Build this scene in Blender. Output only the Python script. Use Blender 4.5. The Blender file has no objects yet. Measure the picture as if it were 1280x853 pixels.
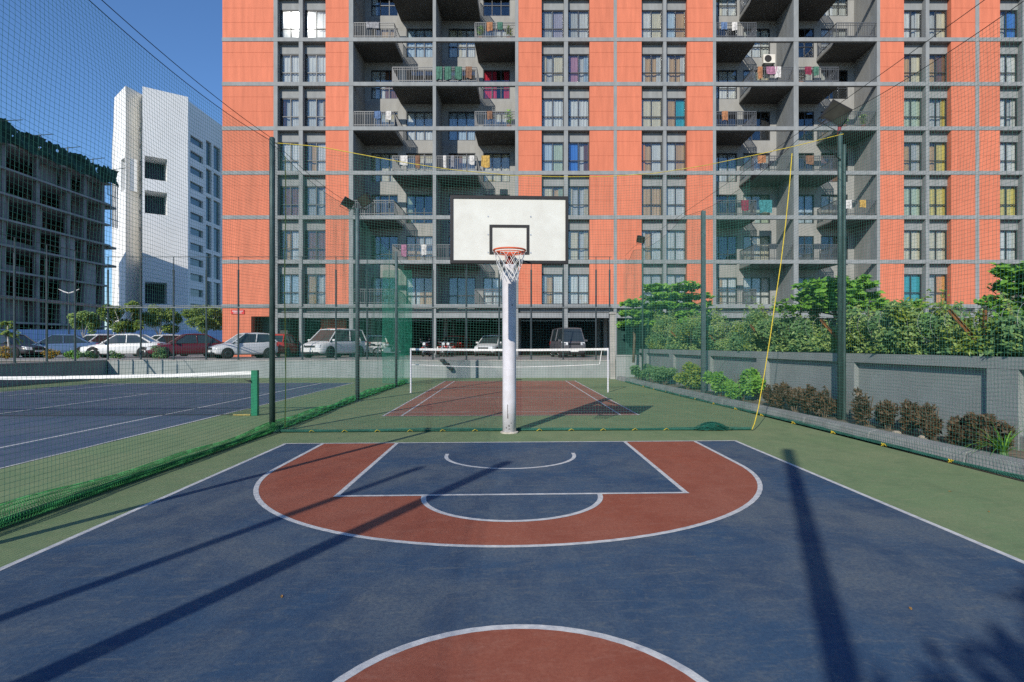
import bpy, math, random
import numpy as np
from mathutils import Vector, Matrix
R = math.radians
rnd = random.Random(7)
nrg = np.random.default_rng(11)
scn = bpy.context.scene
col = scn.collection

# ------------------------------------------------------------------ camera, sky, sun, exposure
F, PX, PY, CAMH = 722.0, 664.0, 432.0, 1.66      # pixels of the 1280-wide photograph
YAW = math.atan((PX - 636.0) / F)                # the court runs to x = 636, the building is square to the lens
cam_d = bpy.data.cameras.new('camera')
cam = bpy.data.objects.new('camera', cam_d)
col.objects.link(cam)
cam.location = (0, 0, CAMH)
cam.rotation_euler = (R(90), 0, -YAW)
cam_d.sensor_width = 36.0
cam_d.lens = F / 1280.0 * 36.0
cam_d.shift_x = (640.0 - PX) / 1280.0
cam_d.shift_y = (PY - 426.5) / 1280.0
cam_d.clip_start = 0.05
cam_d.clip_end = 4000.0
scn.camera = cam

SUN_EL, SUN_AZ = R(27.5), R(24.0)                # light travels towards +Y, 24 deg to the right of it
world = bpy.data.worlds.new('World')
scn.world = world
world.use_nodes = True
wn = world.node_tree
sky = wn.nodes.new('ShaderNodeTexSky')
sky.sky_type = 'NISHITA'
sky.sun_disc = False
sky.sun_elevation = SUN_EL
sky.sun_rotation = math.pi + SUN_AZ
sky.air_density = 1.0
sky.dust_density = 0.0
sky.ozone_density = 8.0
wn.nodes['Background'].inputs[1].default_value = 0.135
wn.links.new(sky.outputs[0], wn.nodes['Background'].inputs[0])
sun_d = bpy.data.lights.new('sun', 'SUN')
sun_d.energy = 3.8
sun_d.angle = R(0.42)
sun_d.color = (1.0, 0.93, 0.82)
sun = bpy.data.objects.new('sun', sun_d)
col.objects.link(sun)
LDIR = Vector((math.sin(SUN_AZ) * math.cos(SUN_EL), math.cos(SUN_AZ) * math.cos(SUN_EL), -math.sin(SUN_EL)))
sun.rotation_euler = LDIR.to_track_quat('-Z', 'Y').to_euler()
sun.location = (-20, -40, 30)
scn.view_settings.view_transform = 'Standard'
scn.view_settings.look = 'None'
scn.view_settings.exposure = 0.25
scn.view_settings.gamma = 1.0
scn.render.engine = 'CYCLES'
scn.cycles.use_denoising = False
scn.cycles.max_bounces = 5
scn.cycles.transparent_max_bounces = 12
scn.cycles.caustics_reflective = False
scn.cycles.caustics_refractive = False

# ------------------------------------------------------------------ coordinates
CA, SA = math.cos(YAW), math.sin(YAW)
def c2w(x, z):                       # camera-square ground coordinates -> world
    return (x * CA + z * SA, z * CA - x * SA)
def G(px, py, z=0.0):                # pixel on the level z -> world x, y
    d = F * (CAMH - z) / (py - PY)
    return c2w((px - PX) / F * d, d)
def P(px, d):                        # pixel column at a known depth -> world x, y
    return c2w((px - PX) / F * d, d)
def hgt(py, d):                      # pixel row at a known depth -> height
    return CAMH + (PY - py) / F * d

# ------------------------------------------------------------------ materials
MATS = {}
def mat(name, c, rough=0.7, var=0.12, scale=3.0, bump=0.0, bscale=60.0, metal=0.0, spec=0.3, c2=None, isl=0.0, orand=0.0, stretch=None):
    if name in MATS: return MATS[name]
    m = bpy.data.materials.new(name); m.use_nodes = True
    t = m.node_tree; b = t.nodes['Principled BSDF']
    b.inputs['Roughness'].default_value = rough
    b.inputs['Metallic'].default_value = metal
    b.inputs['Specular IOR Level'].default_value = spec
    tc = t.nodes.new('ShaderNodeTexCoord')
    src = tc.outputs['Object']
    if stretch:
        mp = t.nodes.new('ShaderNodeMapping'); mp.inputs['Scale'].default_value = stretch
        t.links.new(src, mp.inputs['Vector']); src = mp.outputs[0]
    n = t.nodes.new('ShaderNodeTexNoise')
    n.inputs['Scale'].default_value = scale; n.inputs['Detail'].default_value = 7; n.inputs['Roughness'].default_value = 0.62
    t.links.new(src, n.inputs['Vector'])
    rp = t.nodes.new('ShaderNodeValToRGB')
    ca = c2 if c2 else tuple(v * (1 - var) for v in c)
    cb = c if c2 else tuple(min(1, v * (1 + var)) for v in c)
    rp.color_ramp.elements[0].position = 0.34; rp.color_ramp.elements[1].position = 0.66
    rp.color_ramp.elements[0].color = (*ca, 1); rp.color_ramp.elements[1].color = (*cb, 1)
    t.links.new(n.outputs['Fac'], rp.inputs[0])
    out = rp.outputs[0]
    for amt, kind in ((isl, 'isl'), (orand, 'obj')):
        if amt <= 0: continue
        g = t.nodes.new('ShaderNodeNewGeometry' if kind == 'isl' else 'ShaderNodeObjectInfo')
        mr = t.nodes.new('ShaderNodeMapRange')
        mr.inputs['To Min'].default_value = 1 - amt; mr.inputs['To Max'].default_value = 1 + amt
        t.links.new(g.outputs['Random Per Island' if kind == 'isl' else 'Random'], mr.inputs['Value'])
        mx = t.nodes.new('ShaderNodeVectorMath'); mx.operation = 'SCALE'
        t.links.new(out, mx.inputs[0]); t.links.new(mr.outputs[0], mx.inputs['Scale'])
        out = mx.outputs[0]
    t.links.new(out, b.inputs['Base Color'])
    if bump > 0:
        n2 = t.nodes.new('ShaderNodeTexNoise'); n2.inputs['Scale'].default_value = bscale; n2.inputs['Detail'].default_value = 4
        t.links.new(src, n2.inputs['Vector'])
        bp = t.nodes.new('ShaderNodeBump'); bp.inputs['Strength'].default_value = bump; bp.inputs['Distance'].default_value = 0.02
        t.links.new(n2.outputs['Fac'], bp.inputs['Height']); t.links.new(bp.outputs[0], b.inputs['Normal'])
    MATS[name] = m
    return m

def court_mat(name, base, dusty, dark, dust_amt=0.5):
    """acrylic sports paint: cloudy dust, scuffs, fine grain, tiny specks"""
    m = bpy.data.materials.new(name); m.use_nodes = True
    t = m.node_tree; b = t.nodes['Principled BSDF']; L = t.links
    b.inputs['Roughness'].default_value = 0.82; b.inputs['Specular IOR Level'].default_value = 0.22
    tc = t.nodes.new('ShaderNodeTexCoord')
    def noise(scale, detail, rough, stretch=(1, 1, 1), dist=0.0):
        mp = t.nodes.new('ShaderNodeMapping'); mp.inputs['Scale'].default_value = stretch
        L.new(tc.outputs['Object'], mp.inputs['Vector'])
        n = t.nodes.new('ShaderNodeTexNoise'); n.inputs['Scale'].default_value = scale
        n.inputs['Detail'].default_value = detail; n.inputs['Roughness'].default_value = rough; n.inputs['Distortion'].default_value = dist
        L.new(mp.outputs[0], n.inputs['Vector']); return n.outputs['Fac']
    def ramp(v, p0, p1, a, c):
        r = t.nodes.new('ShaderNodeMapRange'); r.inputs['From Min'].default_value = p0; r.inputs['From Max'].default_value = p1
        r.inputs['To Min'].default_value = a; r.inputs['To Max'].default_value = c; L.new(v, r.inputs['Value']); return r.outputs[0]
    def mix(fac, a, c, mode='MIX'):
        x = t.nodes.new('ShaderNodeMix'); x.data_type = 'RGBA'; x.blend_type = mode
        if isinstance(fac, float): x.inputs[0].default_value = fac
        else: L.new(fac, x.inputs[0])
        for i, v in ((6, a), (7, c)):
            if isinstance(v, tuple): x.inputs[i].default_value = (*v, 1)
            else: L.new(v, x.inputs[i])
        return x.outputs[2]
    c = mix(ramp(noise(0.55, 6, 0.6, dist=0.6), 0.40, 0.62, 0.0, dust_amt), base, dusty)
    c = mix(ramp(noise(1.9, 9, 0.74, (1, 0.6, 1), 0.5), 0.44, 0.66, 0.0, 0.8), c, dark)
    c = mix(ramp(noise(4.5, 9, 0.78, (0.8, 2.2, 1), 0.4), 0.50, 0.68, 0.0, 0.75), c, dusty)
    c = mix(ramp(noise(9.0, 6, 0.7, (2.6, 0.7, 1), 0.6), 0.56, 0.72, 0.0, 0.5), c, dusty)
    c = mix(ramp(noise(38, 5, 0.7), 0.42, 0.64, 0.0, 0.55), c, dark)
    c = mix(ramp(noise(150, 2, 0.6), 0.68, 0.76, 0.0, 0.6), c, (0.34, 0.29, 0.24))
    c = mix(ramp(noise(13, 3, 0.5, (1.0, 1.6, 1), 1.2), 0.70, 0.76, 0.0, 0.55), c, dark)
    c = mix(ramp(noise(5.0, 2, 0.4, (0.25, 3.5, 1), 2.0), 0.70, 0.75, 0.0, 0.35), c, dusty)
    L.new(c, b.inputs['Base Color'])
    bp = t.nodes.new('ShaderNodeBump'); bp.inputs['Strength'].default_value = 0.28; bp.inputs['Distance'].default_value = 0.004
    L.new(noise(240, 3, 0.6), bp.inputs['Height']); L.new(bp.outputs[0], b.inputs['Normal'])
    MATS[name] = m
    return m

def leaf_mat(name, c1, c2, rough=0.5):
    m = bpy.data.materials.new(name); m.use_nodes = True
    t = m.node_tree; b = t.nodes['Principled BSDF']; L = t.links
    g = t.nodes.new('ShaderNodeNewGeometry'); rp = t.nodes.new('ShaderNodeValToRGB')
    rp.color_ramp.elements[0].color = (*c1, 1); rp.color_ramp.elements[1].color = (*c2, 1)
    L.new(g.outputs['Random Per Island'], rp.inputs[0])
    L.new(rp.outputs[0], b.inputs['Base Color'])
    b.inputs['Roughness'].default_value = rough; b.inputs['Specular IOR Level'].default_value = 0.35
    tr = t.nodes.new('ShaderNodeBsdfTranslucent'); L.new(rp.outputs[0], tr.inputs[0])
    mx = t.nodes.new('ShaderNodeMixShader'); mx.inputs[0].default_value = 0.15
    L.new(b.outputs[0], mx.inputs[1]); L.new(tr.outputs[0], mx.inputs[2])
    L.new(mx.outputs[0], t.nodes['Material Output'].inputs[0])
    MATS[name] = m
    return m

def glass_mat(name, tint, refl=0.16, rough=0.03):
    m = bpy.data.materials.new(name); m.use_nodes = True
    t = m.node_tree; L = t.links
    t.nodes.remove(t.nodes['Principled BSDF'])
    tr = t.nodes.new('ShaderNodeBsdfTransparent'); tr.inputs[0].default_value = (*tint, 1)
    gl = t.nodes.new('ShaderNodeBsdfGlossy'); gl.inputs['Roughness'].default_value = rough; gl.inputs[0].default_value = (0.9, 0.95, 1, 1)
    mx = t.nodes.new('ShaderNodeMixShader'); mx.inputs[0].default_value = refl
    L.new(tr.outputs[0], mx.inputs[1]); L.new(gl.outputs[0], mx.inputs[2])
    L.new(mx.outputs[0], t.nodes['Material Output'].inputs[0])
    MATS[name] = m
    return m

BLUE = court_mat('court_blue', (0.046, 0.094, 0.160), (0.150, 0.168, 0.172), (0.027, 0.060, 0.116), 0.75)
RED = court_mat('court_red', (0.33, 0.096, 0.054), (0.36, 0.15, 0.10), (0.25, 0.070, 0.042), 0.5)
GREEN = court_mat('court_green', (0.19, 0.268, 0.128), (0.28, 0.295, 0.16), (0.14, 0.205, 0.102), 0.5)
TBLUE = court_mat('tennis_blue', (0.075, 0.108, 0.175), (0.15, 0.165, 0.185), (0.055, 0.085, 0.14), 0.5)
BROWN = court_mat('badminton_red', (0.33, 0.14, 0.095), (0.37, 0.20, 0.145), (0.25, 0.105, 0.072), 0.5)
WHITE = mat('line_white', (0.70, 0.69, 0.65), 0.7, scale=11, c2=(0.43, 0.44, 0.45), bump=0.1)
EARTH = mat('earth', (0.20, 0.17, 0.13), 0.95, 0.3, 1.5, 0.4, 12)
PAVE = mat('parking_paving', (0.30, 0.29, 0.27), 0.9, 0.15, 0.8, 0.25, 30)
ORANGE = mat('orange_paint', (0.60, 0.180, 0.100), 0.8, 0.11, 1.6, 0.08, 45, orand=0.055, stretch=(2.2, 2.2, 0.22))
GREY = mat('grey_paint', (0.25, 0.262, 0.262), 0.8, 0.13, 1.8, 0.08, 45, stretch=(1.6, 1.6, 0.5))
GREYD = mat('grey_wall_paint', (0.30, 0.302, 0.29), 0.85, 0.12, 1.2, 0.05, 40, stretch=(1.5, 1.5, 0.4))
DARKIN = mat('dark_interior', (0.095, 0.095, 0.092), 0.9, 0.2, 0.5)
SOFFIT = mat('soffit_dark', (0.085, 0.085, 0.082), 0.85, 0.15, 0.7)  # dark tone for the balcony undersides and the sheet behind the ground opening
ALU = mat('dark_aluminium', (0.05, 0.055, 0.06), 0.45, 0.1, 5, metal=0.3)
RAILM = mat('railing_steel', (0.115, 0.12, 0.125), 0.5, 0.1, 5, metal=0.3)
GLASS = glass_mat('window_glass', (0.92, 0.94, 0.94), 0.06)
WALLG = mat('wall_grey_render', (0.265, 0.29, 0.285), 0.85, 0.10, 1.2, 0.2, 35)
CONC = mat('concrete', (0.33, 0.32, 0.30), 0.9, 0.18, 2.0, 0.3, 25)
POLEG = mat('pole_dark_green', (0.05, 0.085, 0.08), 0.45, 0.2, 6, metal=0.2)
POLEG2 = mat('pole_grey_green', (0.09, 0.125, 0.13), 0.5, 0.2, 6, metal=0.2)
FENCEP = mat('fence_post_grey', (0.045, 0.06, 0.068), 0.55, 0.15, 4, metal=0.2)
CORD = mat('net_cord', (0.045, 0.18, 0.135), 0.8, 0.2, 10)
CORDB = mat('net_cord_bright', (0.065, 0.34, 0.10), 0.8, 0.35, 14)
CORDD = mat('net_cord_black', (0.02, 0.022, 0.025), 0.8, 0.2, 10)
YROPE = mat('rope_yellow', (0.62, 0.47, 0.045), 0.8, 0.2, 20)
DROPE = mat('rope_dark', (0.03, 0.035, 0.035), 0.8, 0.2, 20)
HPOLE = mat('hoop_white', (0.66, 0.645, 0.68), 0.55, scale=4, c2=(0.54, 0.52, 0.54), bump=0.05)
BOARD = mat('board_white', (0.66, 0.66, 0.60), 0.55, scale=3.2, c2=(0.585, 0.575, 0.515))
BLACK = mat('black_paint', (0.018, 0.018, 0.02), 0.6, 0.2, 5)
RIM = mat('rim_orange', (0.62, 0.11, 0.04), 0.45, 0.15, 9)
HNET = mat('hoop_net_cord', (0.70, 0.69, 0.66), 0.85, 0.1, 20)
TAPE = mat('net_tape', (0.78, 0.77, 0.74), 0.7, 0.06, 8)
RUST = mat('rusty_iron', (0.30, 0.13, 0.04), 0.85, scale=7, c2=(0.12, 0.06, 0.03))
WIRE = mat('galvanised_wire', (0.30, 0.32, 0.29), 0.5, 0.1, 8, metal=0.3)
BARK = mat('bark', (0.17, 0.13, 0.09), 0.9, 0.35, 8, 0.5, 20)
BARKP = mat('bark_pale', (0.48, 0.46, 0.42), 0.9, 0.2, 8, 0.4, 20)
RUBBER = mat('tyre_rubber', (0.018, 0.018, 0.018), 0.85, 0.2, 8)
CHROME = mat('wheel_alloy', (0.45, 0.45, 0.46), 0.3, 0.1, 8, metal=0.7)
CARGLASS = mat('car_glass', (0.03, 0.04, 0.045), 0.08, 0.1, 3, spec=0.8)
LAMPGL = mat('headlamp_glass', (0.62, 0.63, 0.62), 0.12, 0.1, 8, spec=0.7)
REDLAMP = mat('tail_lamp', (0.40, 0.015, 0.015), 0.2, 0.1, 8, spec=0.6)
PLATE = mat('number_plate_white', (0.70, 0.70, 0.66), 0.5, 0.05, 8)
TRIM = mat('car_trim', (0.025, 0.025, 0.027), 0.6, 0.1, 8)
LEAF_A = leaf_mat('leaf_bright', (0.085, 0.24, 0.028), (0.24, 0.46, 0.065))
LEAF_H = leaf_mat('leaf_hedge', (0.12, 0.235, 0.06), (0.33, 0.43, 0.125))
LEAF_D = leaf_mat('leaf_dark', (0.075, 0.165, 0.06), (0.16, 0.29, 0.10))
LEAF_B = leaf_mat('leaf_brown', (0.045, 0.036, 0.020), (0.155, 0.10, 0.052))
LEAF_Y = leaf_mat('leaf_yellow_green', (0.08, 0.17, 0.02), (0.26, 0.32, 0.045))
LEAF_T = leaf_mat('leaf_park_tree', (0.08, 0.15, 0.025), (0.22, 0.29, 0.05))
LEAF_O = leaf_mat('leaf_golden', (0.18, 0.11, 0.01), (0.36, 0.24, 0.02))

# ------------------------------------------------------------------ mesh helpers
class MB:
    def __init__(s): s.v = []; s.f = []; s.m = []
    def quad(s, a, b, c, d, mi=0):
        n = len(s.v); s.v += [tuple(a), tuple(b), tuple(c), tuple(d)]; s.f.append((n, n+1, n+2, n+3)); s.m.append(mi)
    def poly(s, pts, mi=0):
        n = len(s.v); s.v += [tuple(p) for p in pts]; s.f.append(tuple(range(n, n+len(pts)))); s.m.append(mi)
    def hexa(s, p, mi=0):           # 8 points: bottom 4 ccw, top 4 ccw
        n = len(s.v); s.v += [tuple(q) for q in p]
        for f in ((0,3,2,1), (4,5,6,7), (0,1,5,4), (1,2,6,5), (2,3,7,6), (3,0,4,7)):
            s.f.append(tuple(n+i for i in f)); s.m.append(mi)
    def box(s, x0, x1, y0, y1, z0, z1, mi=0):
        s.hexa([(x0,y0,z0),(x1,y0,z0),(x1,y1,z0),(x0,y1,z0),(x0,y0,z1),(x1,y0,z1),(x1,y1,z1),(x0,y1,z1)], mi)
    def obox(s, c, ax, ay, az, mi=0):   # centre and three half-axis vectors
        c, ax, ay, az = Vector(c), Vector(ax), Vector(ay), Vector(az)
        s.hexa([c-ax-ay-az, c+ax-ay-az, c+ax+ay-az, c-ax+ay-az, c-ax-ay+az, c+ax-ay+az, c+ax+ay+az, c-ax+ay+az], mi)
    def prism(s, poly, z0, z1, mi=0):
        n = len(s.v); k = len(poly)
        s.v += [(p[0], p[1], z0) for p in poly] + [(p[0], p[1], z1) for p in poly]
        s.f.append(tuple(n+i for i in reversed(range(k)))); s.f.append(tuple(n+k+i for i in range(k))); s.m += [mi, mi]
        for i in range(k):
            j = (i+1) % k; s.f.append((n+i, n+j, n+k+j, n+k+i)); s.m.append(mi)
    def rings(s, rings, mi=0, cap=True, close=True):
        n = len(s.v); k = len(rings[0])
        for r in rings: s.v += [tuple(p) for p in r]
        for a in range(len(rings)-1):
            for i in range(k if close else k-1):
                j = (i+1) % k
                s.f.append((n+a*k+i, n+a*k+j, n+(a+1)*k+j, n+(a+1)*k+i)); s.m.append(mi)
        if cap:
            s.f.append(tuple(n+i for i in reversed(range(k)))); s.f.append(tuple(n+(len(rings)-1)*k+i for i in range(k))); s.m += [mi, mi]
    def tube(s, pts, r, n=8, mi=0, cap=True):
        pts = [Vector(p) for p in pts]; rs = r if isinstance(r, (list, tuple)) else [r]*len(pts)
        rings = []; ref = None
        for i, p in enumerate(pts):
            t = (pts[min(i+1, len(pts)-1)] - pts[max(i-1, 0)]).normalized()
            if ref is None or abs(ref.dot(t)) > 0.95: ref = Vector((0,0,1)) if abs(t.z) < 0.9 else Vector((1,0,0))
            a = t.cross(ref).normalized(); b = t.cross(a).normalized()
            rings.append([p + (a*math.cos(2*math.pi*k/n) + b*math.sin(2*math.pi*k/n)) * rs[i] for k in range(n)])
        s.rings(rings, mi, cap)
    def lathe(s, prof, n=12, c=(0,0,0), axis='z', mi=0):
        rings = []
        for (r, h) in prof:
            ring = []
            for k in range(n):
                a = 2*math.pi*k/n; q = (r*math.cos(a), r*math.sin(a))
                ring.append({'z': (c[0]+q[0], c[1]+q[1], c[2]+h), 'x': (c[0]+h, c[1]+q[0], c[2]+q[1]), 'y': (c[0]+q[1], c[1]+h, c[2]+q[0])}[axis])
            rings.append(ring)
        s.rings(rings, mi, True)
    def mesh(s, name, mats, smooth=False):
        me = bpy.data.meshes.new(name); me.from_pydata(s.v, [], s.f)
        for m in (mats if isinstance(mats, (list, tuple)) else [mats]): me.materials.append(m)
        if max(s.m, default=0) > 0: me.polygons.foreach_set('material_index', s.m)
        if smooth: me.polygons.foreach_set('use_smooth', [len(f) <= 4 for f in s.f])
        me.update(); return me
    def build(s, name, mats, parent=None, smooth=False, loc=None):
        return add(name, s.mesh(name, mats, smooth), parent, loc)

def add(name, me, parent=None, loc=None, rz=0.0):
    o = bpy.data.objects.new(name, me); col.objects.link(o)
    if parent is not None: o.parent = parent
    if loc is not None: o.location = loc
    if rz: o.rotation_euler = (0, 0, rz)
    return o
def tag(o, label, cat, group=None):
    o['label'] = label; o['category'] = cat
    if group: o['group'] = group
    return o
def thing(name, label, cat, loc=(0,0,0), rz=0.0, group=None):
    o = add(name, None, None, loc, rz); o.empty_display_size = 0.2
    return tag(o, label, cat, group)
def struct(o): o['kind'] = 'structure'; return o
def inst(name, me, parent, loc, m=None, rot=None, scale=None):
    o = bpy.data.objects.new(name, me); col.objects.link(o); o.parent = parent; o.location = loc
    if rot: o.rotation_euler = rot
    if scale: o.scale = scale
    if m is not None:
        o.material_slots[0].link = 'OBJECT'; o.material_slots[0].material = m
    return o
def bevel(o, w=0.02, seg=2):
    b = o.modifiers.new('bevel', 'BEVEL'); b.width = w; b.segments = seg; b.limit_method = 'ANGLE'; return o
def np_obj(name, V, Fc, m, parent=None, smooth=False):
    me = bpy.data.meshes.new(name); V = np.asarray(V, np.float32); Fc = np.asarray(Fc, np.int32)
    me.vertices.add(len(V)); me.vertices.foreach_set('co', V.ravel())
    k = Fc.shape[1]
    me.loops.add(Fc.size); me.loops.foreach_set('vertex_index', Fc.ravel())
    me.polygons.add(len(Fc)); me.polygons.foreach_set('loop_start', np.arange(0, Fc.size, k, dtype=np.int32))
    me.update(calc_edges=True); me.materials.append(m)
    if smooth: me.polygons.foreach_set('use_smooth', [True]*len(me.polygons))
    return add(name, me, parent)

def strands(lines, r, nrm):
    """thin three-sided cords along polylines; lines: list of (m,3) arrays"""
    VV, FF, base = [], [], 0
    nrm = np.asarray(nrm, float)
    for Pn in lines:
        Pn = np.asarray(Pn, float); m = len(Pn)
        t = np.gradient(Pn, axis=0); t /= np.linalg.norm(t, axis=1, keepdims=True) + 1e-9
        a = np.cross(t, nrm); a /= np.linalg.norm(a, axis=1, keepdims=True) + 1e-9
        ring = np.stack([Pn + r*a, Pn - 0.5*r*a + 0.87*r*nrm, Pn - 0.5*r*a - 0.87*r*nrm], 1)
        VV.append(ring.reshape(-1, 3))
        i = np.arange(m-1)[:, None]*3
        for k in range(3):
            j = (k+1) % 3
            FF.append(base + np.concatenate([i+k, i+j, i+3+j, i+3+k], 1))
        base += m*3
    return np.concatenate(VV), np.concatenate(FF)

def leaf_cloud(C, size, up=0.4, asp=0.5, seed=0, outward=None, face=1.5):
    """rhombic, slightly folded leaves at centres C (N,3)"""
    g = np.random.default_rng(seed); N = len(C)
    d = g.normal(size=(N, 3)); d[:, 2] *= 0.6
    if outward is not None: d += outward*0.9
    d -= (0.45*(d @ np.array(LDIR)))[:, None]*np.array(LDIR)
    d /= np.linalg.norm(d, axis=1, keepdims=True)
    n = g.normal(size=(N, 3)); n[:, 2] = np.abs(n[:, 2]) + up*0.8; n -= face*np.array(LDIR)
    s = np.cross(d, n); s /= np.linalg.norm(s, axis=1, keepdims=True) + 1e-9
    nn = np.cross(s, d)
    L = (size*(0.6 + 0.8*g.random(N)))[:, None]; W = L*asp*0.5
    a = C - d*L*0.5; b = C + s*W + nn*L*0.06 - d*L*0.05; c = C + d*L*0.5 - nn*L*0.10; e = C - s*W + nn*L*0.06 - d*L*0.05
    V = np.stack([a, b, c, e], 1).reshape(-1, 3)
    return V, np.arange(N*4).reshape(N, 4)

def ball_pts(c, r, n, seed=0, shell=0.55):
    g = np.random.default_rng(seed)
    d = g.normal(size=(n, 3)); d /= np.linalg.norm(d, axis=1, keepdims=True)
    q = (shell + (1-shell)*g.random(n)**0.6)[:, None]
    return np.asarray(c) + d*q*np.asarray(r), d

# ------------------------------------------------------------------ ground, courts, car park
m = MB(); m.quad((-1500,-1500,-0.03), (1500,-1500,-0.03), (1500,1500,-0.03), (-1500,1500,-0.03))
struct(m.build('ground', EARTH))
WZ = 29.6                                     # depth of the low wall behind the courts
a0 = c2w(-22.6, WZ+0.1); a1 = c2w(10.0, WZ+0.1)
m = MB(); m.poly([(-20.7,-22,0), (7.6,-22,0), (5.3,27,0), (a1[0]-3.5,a1[1],0), (-20.7,a0[1],0)])
court = struct(m.build('court_surface', GREEN))
def sheet(name, pts, z, mt, parent=None):
    m = MB(); m.poly([(x, y, z) for x, y in pts]); o = m.build(name, mt, parent)
    if parent is None: struct(o)
    return o
def strip(name, pts, z, w, mt, parent, closed=False):
    m = MB(); k = len(pts); Ls = []
    for i in range(k):
        p = Vector(pts[i]); q = Vector(pts[(i+1) % k if closed else min(i+1, k-1)]); o = Vector(pts[(i-1) % k if closed else max(i-1, 0)])
        t = (q-o).normalized(); n = Vector((-t.y, t.x))*w*0.5; Ls.append((p+n, p-n))
    for i in range(k if closed else k-1):
        A, B = Ls[i], Ls[(i+1) % k]
        m.quad((*A[1], z), (*B[1], z), (*B[0], z), (*A[0], z))
    return m.build(name, mt, parent)
def arc(cx, cy, r, a0, a1, n=48): return [(cx+r*math.cos(R(a0+(a1-a0)*i/n)), cy+r*math.sin(R(a0+(a1-a0)*i/n))) for i in range(n+1)]
BL, XL, XR = 9.87, -3.76, 3.93
bc = sheet('basketball_court', [(XL,-5.2), (XR,-5.2), (XR,BL), (XL,BL)], 0.003, BLUE)
tp = [(-3.13,BL)] + arc(0.04, 7.93, 3.17, 180, 360) + [(3.21,BL)]
sheet('three_point_area', tp, 0.0045, RED, bc)
sheet('key_area', [(-1.89,6.41), (1.99,6.41), (1.99,BL), (-1.89,BL)], 0.006, BLUE, bc)
sheet('free_throw_half_circle', arc(0.04, 6.41, 0.97, 180, 360), 0.006, BLUE, bc)
sheet('centre_circle', arc(0.04, 2.4, 1.0, 0, 360)[:-1], 0.0045, RED, bc)
LW = 0.055
strip('side_line', [(XL,-5.2), (XL,BL)], 0.0045, LW, WHITE, bc)
strip('side_line', [(XR,-5.2), (XR,BL)], 0.0045, LW, WHITE, bc)
strip('base_line', [(XL-LW/2,BL), (XR+LW/2,BL)], 0.009, LW, WHITE, bc)
strip('three_point_line', tp, 0.006, LW, WHITE, bc)
strip('key_line', [(-1.89,BL), (-1.89,6.41)], 0.0075, LW, WHITE, bc)
strip('key_line', [(1.99,BL), (1.99,6.41)], 0.0075, LW, WHITE, bc)
strip('free_throw_line', [(-1.917,6.41), (2.017,6.41)], 0.009, LW, WHITE, bc)
strip('free_throw_arc', arc(0.04, 6.41, 0.97, 180, 360), 0.0075, LW, WHITE, bc)
strip('no_charge_arc', [(-0.935,8.85)] + arc(0.025, 8.72, 0.96, 180, 360) + [(0.985,8.85)], 0.0075, LW, WHITE, bc)
strip('centre_circle_line', arc(0.04, 2.4, 1.0, 0, 360)[:-1], 0.006, LW, WHITE, bc, True)
strip('half_way_line', [(XL,2.4), (-0.98,2.4)], 0.009, LW, WHITE, bc)
strip('half_way_line', [(1.06,2.4), (XR,2.4)], 0.009, LW, WHITE, bc)
# tennis court
TR, TN = -6.85, 13.9
TLx = TR-10.97
tc_ = sheet('tennis_court', [(TLx-0.3,TN-11.9), (TR,TN-11.9), (TR,TN+12.0), (TLx-0.3,TN+12.0)], 0.004, TBLUE)
for p in ([(TR,TN-11.89),(TR,TN+11.89)], [(TLx,TN-11.89),(TLx,TN+11.89)], [(TR-1.37,TN-11.89),(TR-1.37,TN+11.89)], [(TLx+1.37,TN-11.89),(TLx+1.37,TN+11.89)]):
    strip('side_line', p, 0.006, 0.06, WHITE, tc_)
for y in (TN-11.89, TN+11.89): strip('base_line', [(TLx,y),(TR,y)], 0.008, 0.08, WHITE, tc_)
for y in (TN-6.4, TN+6.4): strip('service_line', [(TLx+1.37,y),(TR-1.37,y)], 0.008, 0.06, WHITE, tc_)
strip('centre_service_line', [((TLx+TR)/2,TN-6.4),((TLx+TR)/2,TN+6.4)], 0.006, 0.06, WHITE, tc_)
# badminton court
bx0, by0 = G(475, 520); bx1, _ = G(802, 518)
by0 = 13.62; BW = 6.1; bx0 = -2.98; bx1 = bx0+BW; byn = by0+6.7; by1 = by0+13.4
bd = sheet('badminton_court', [(bx0,by0),(bx1,by0),(bx1,by1),(bx0,by1)], 0.004, BROWN)
for x in (bx0+0.03, bx0+0.46, bx1-0.46, bx1-0.03): strip('side_line', [(x,by0),(x,by1)], 0.006, 0.045, WHITE, bd)
for y in (by0+0.03, by0+0.76, byn-1.98, byn+1.98, by1-0.76, by1-0.03): strip('cross_line', [(bx0,y),(bx1,y)], 0.008, 0.04, WHITE, bd)
for y0, y1 in ((by0, byn-1.98), (byn+1.98, by1)): strip('centre_line', [((bx0+bx1)/2,y0),((bx0+bx1)/2,y1)], 0.006, 0.04, WHITE, bd)
# raised car park behind and to the left of the courts
PKZ = 0.9
m = MB(); b0, b1 = c2w(-260, WZ+0.22), c2w(240, WZ+0.22)
far = [c2w(240, 620), c2w(-260, 620)]
m.prism([b0, b1, far[0], far[1]], -0.02, PKZ)
struct(m.build('car_park', PAVE))
m = MB(); m.prism([(-160,-60), (-21.02,-60), (-21.02,a0[1]+0.02), (-160,a0[1]-6.0)], -0.02, PKZ-0.02)
struct(m.build('terrace', EARTH))

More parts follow.
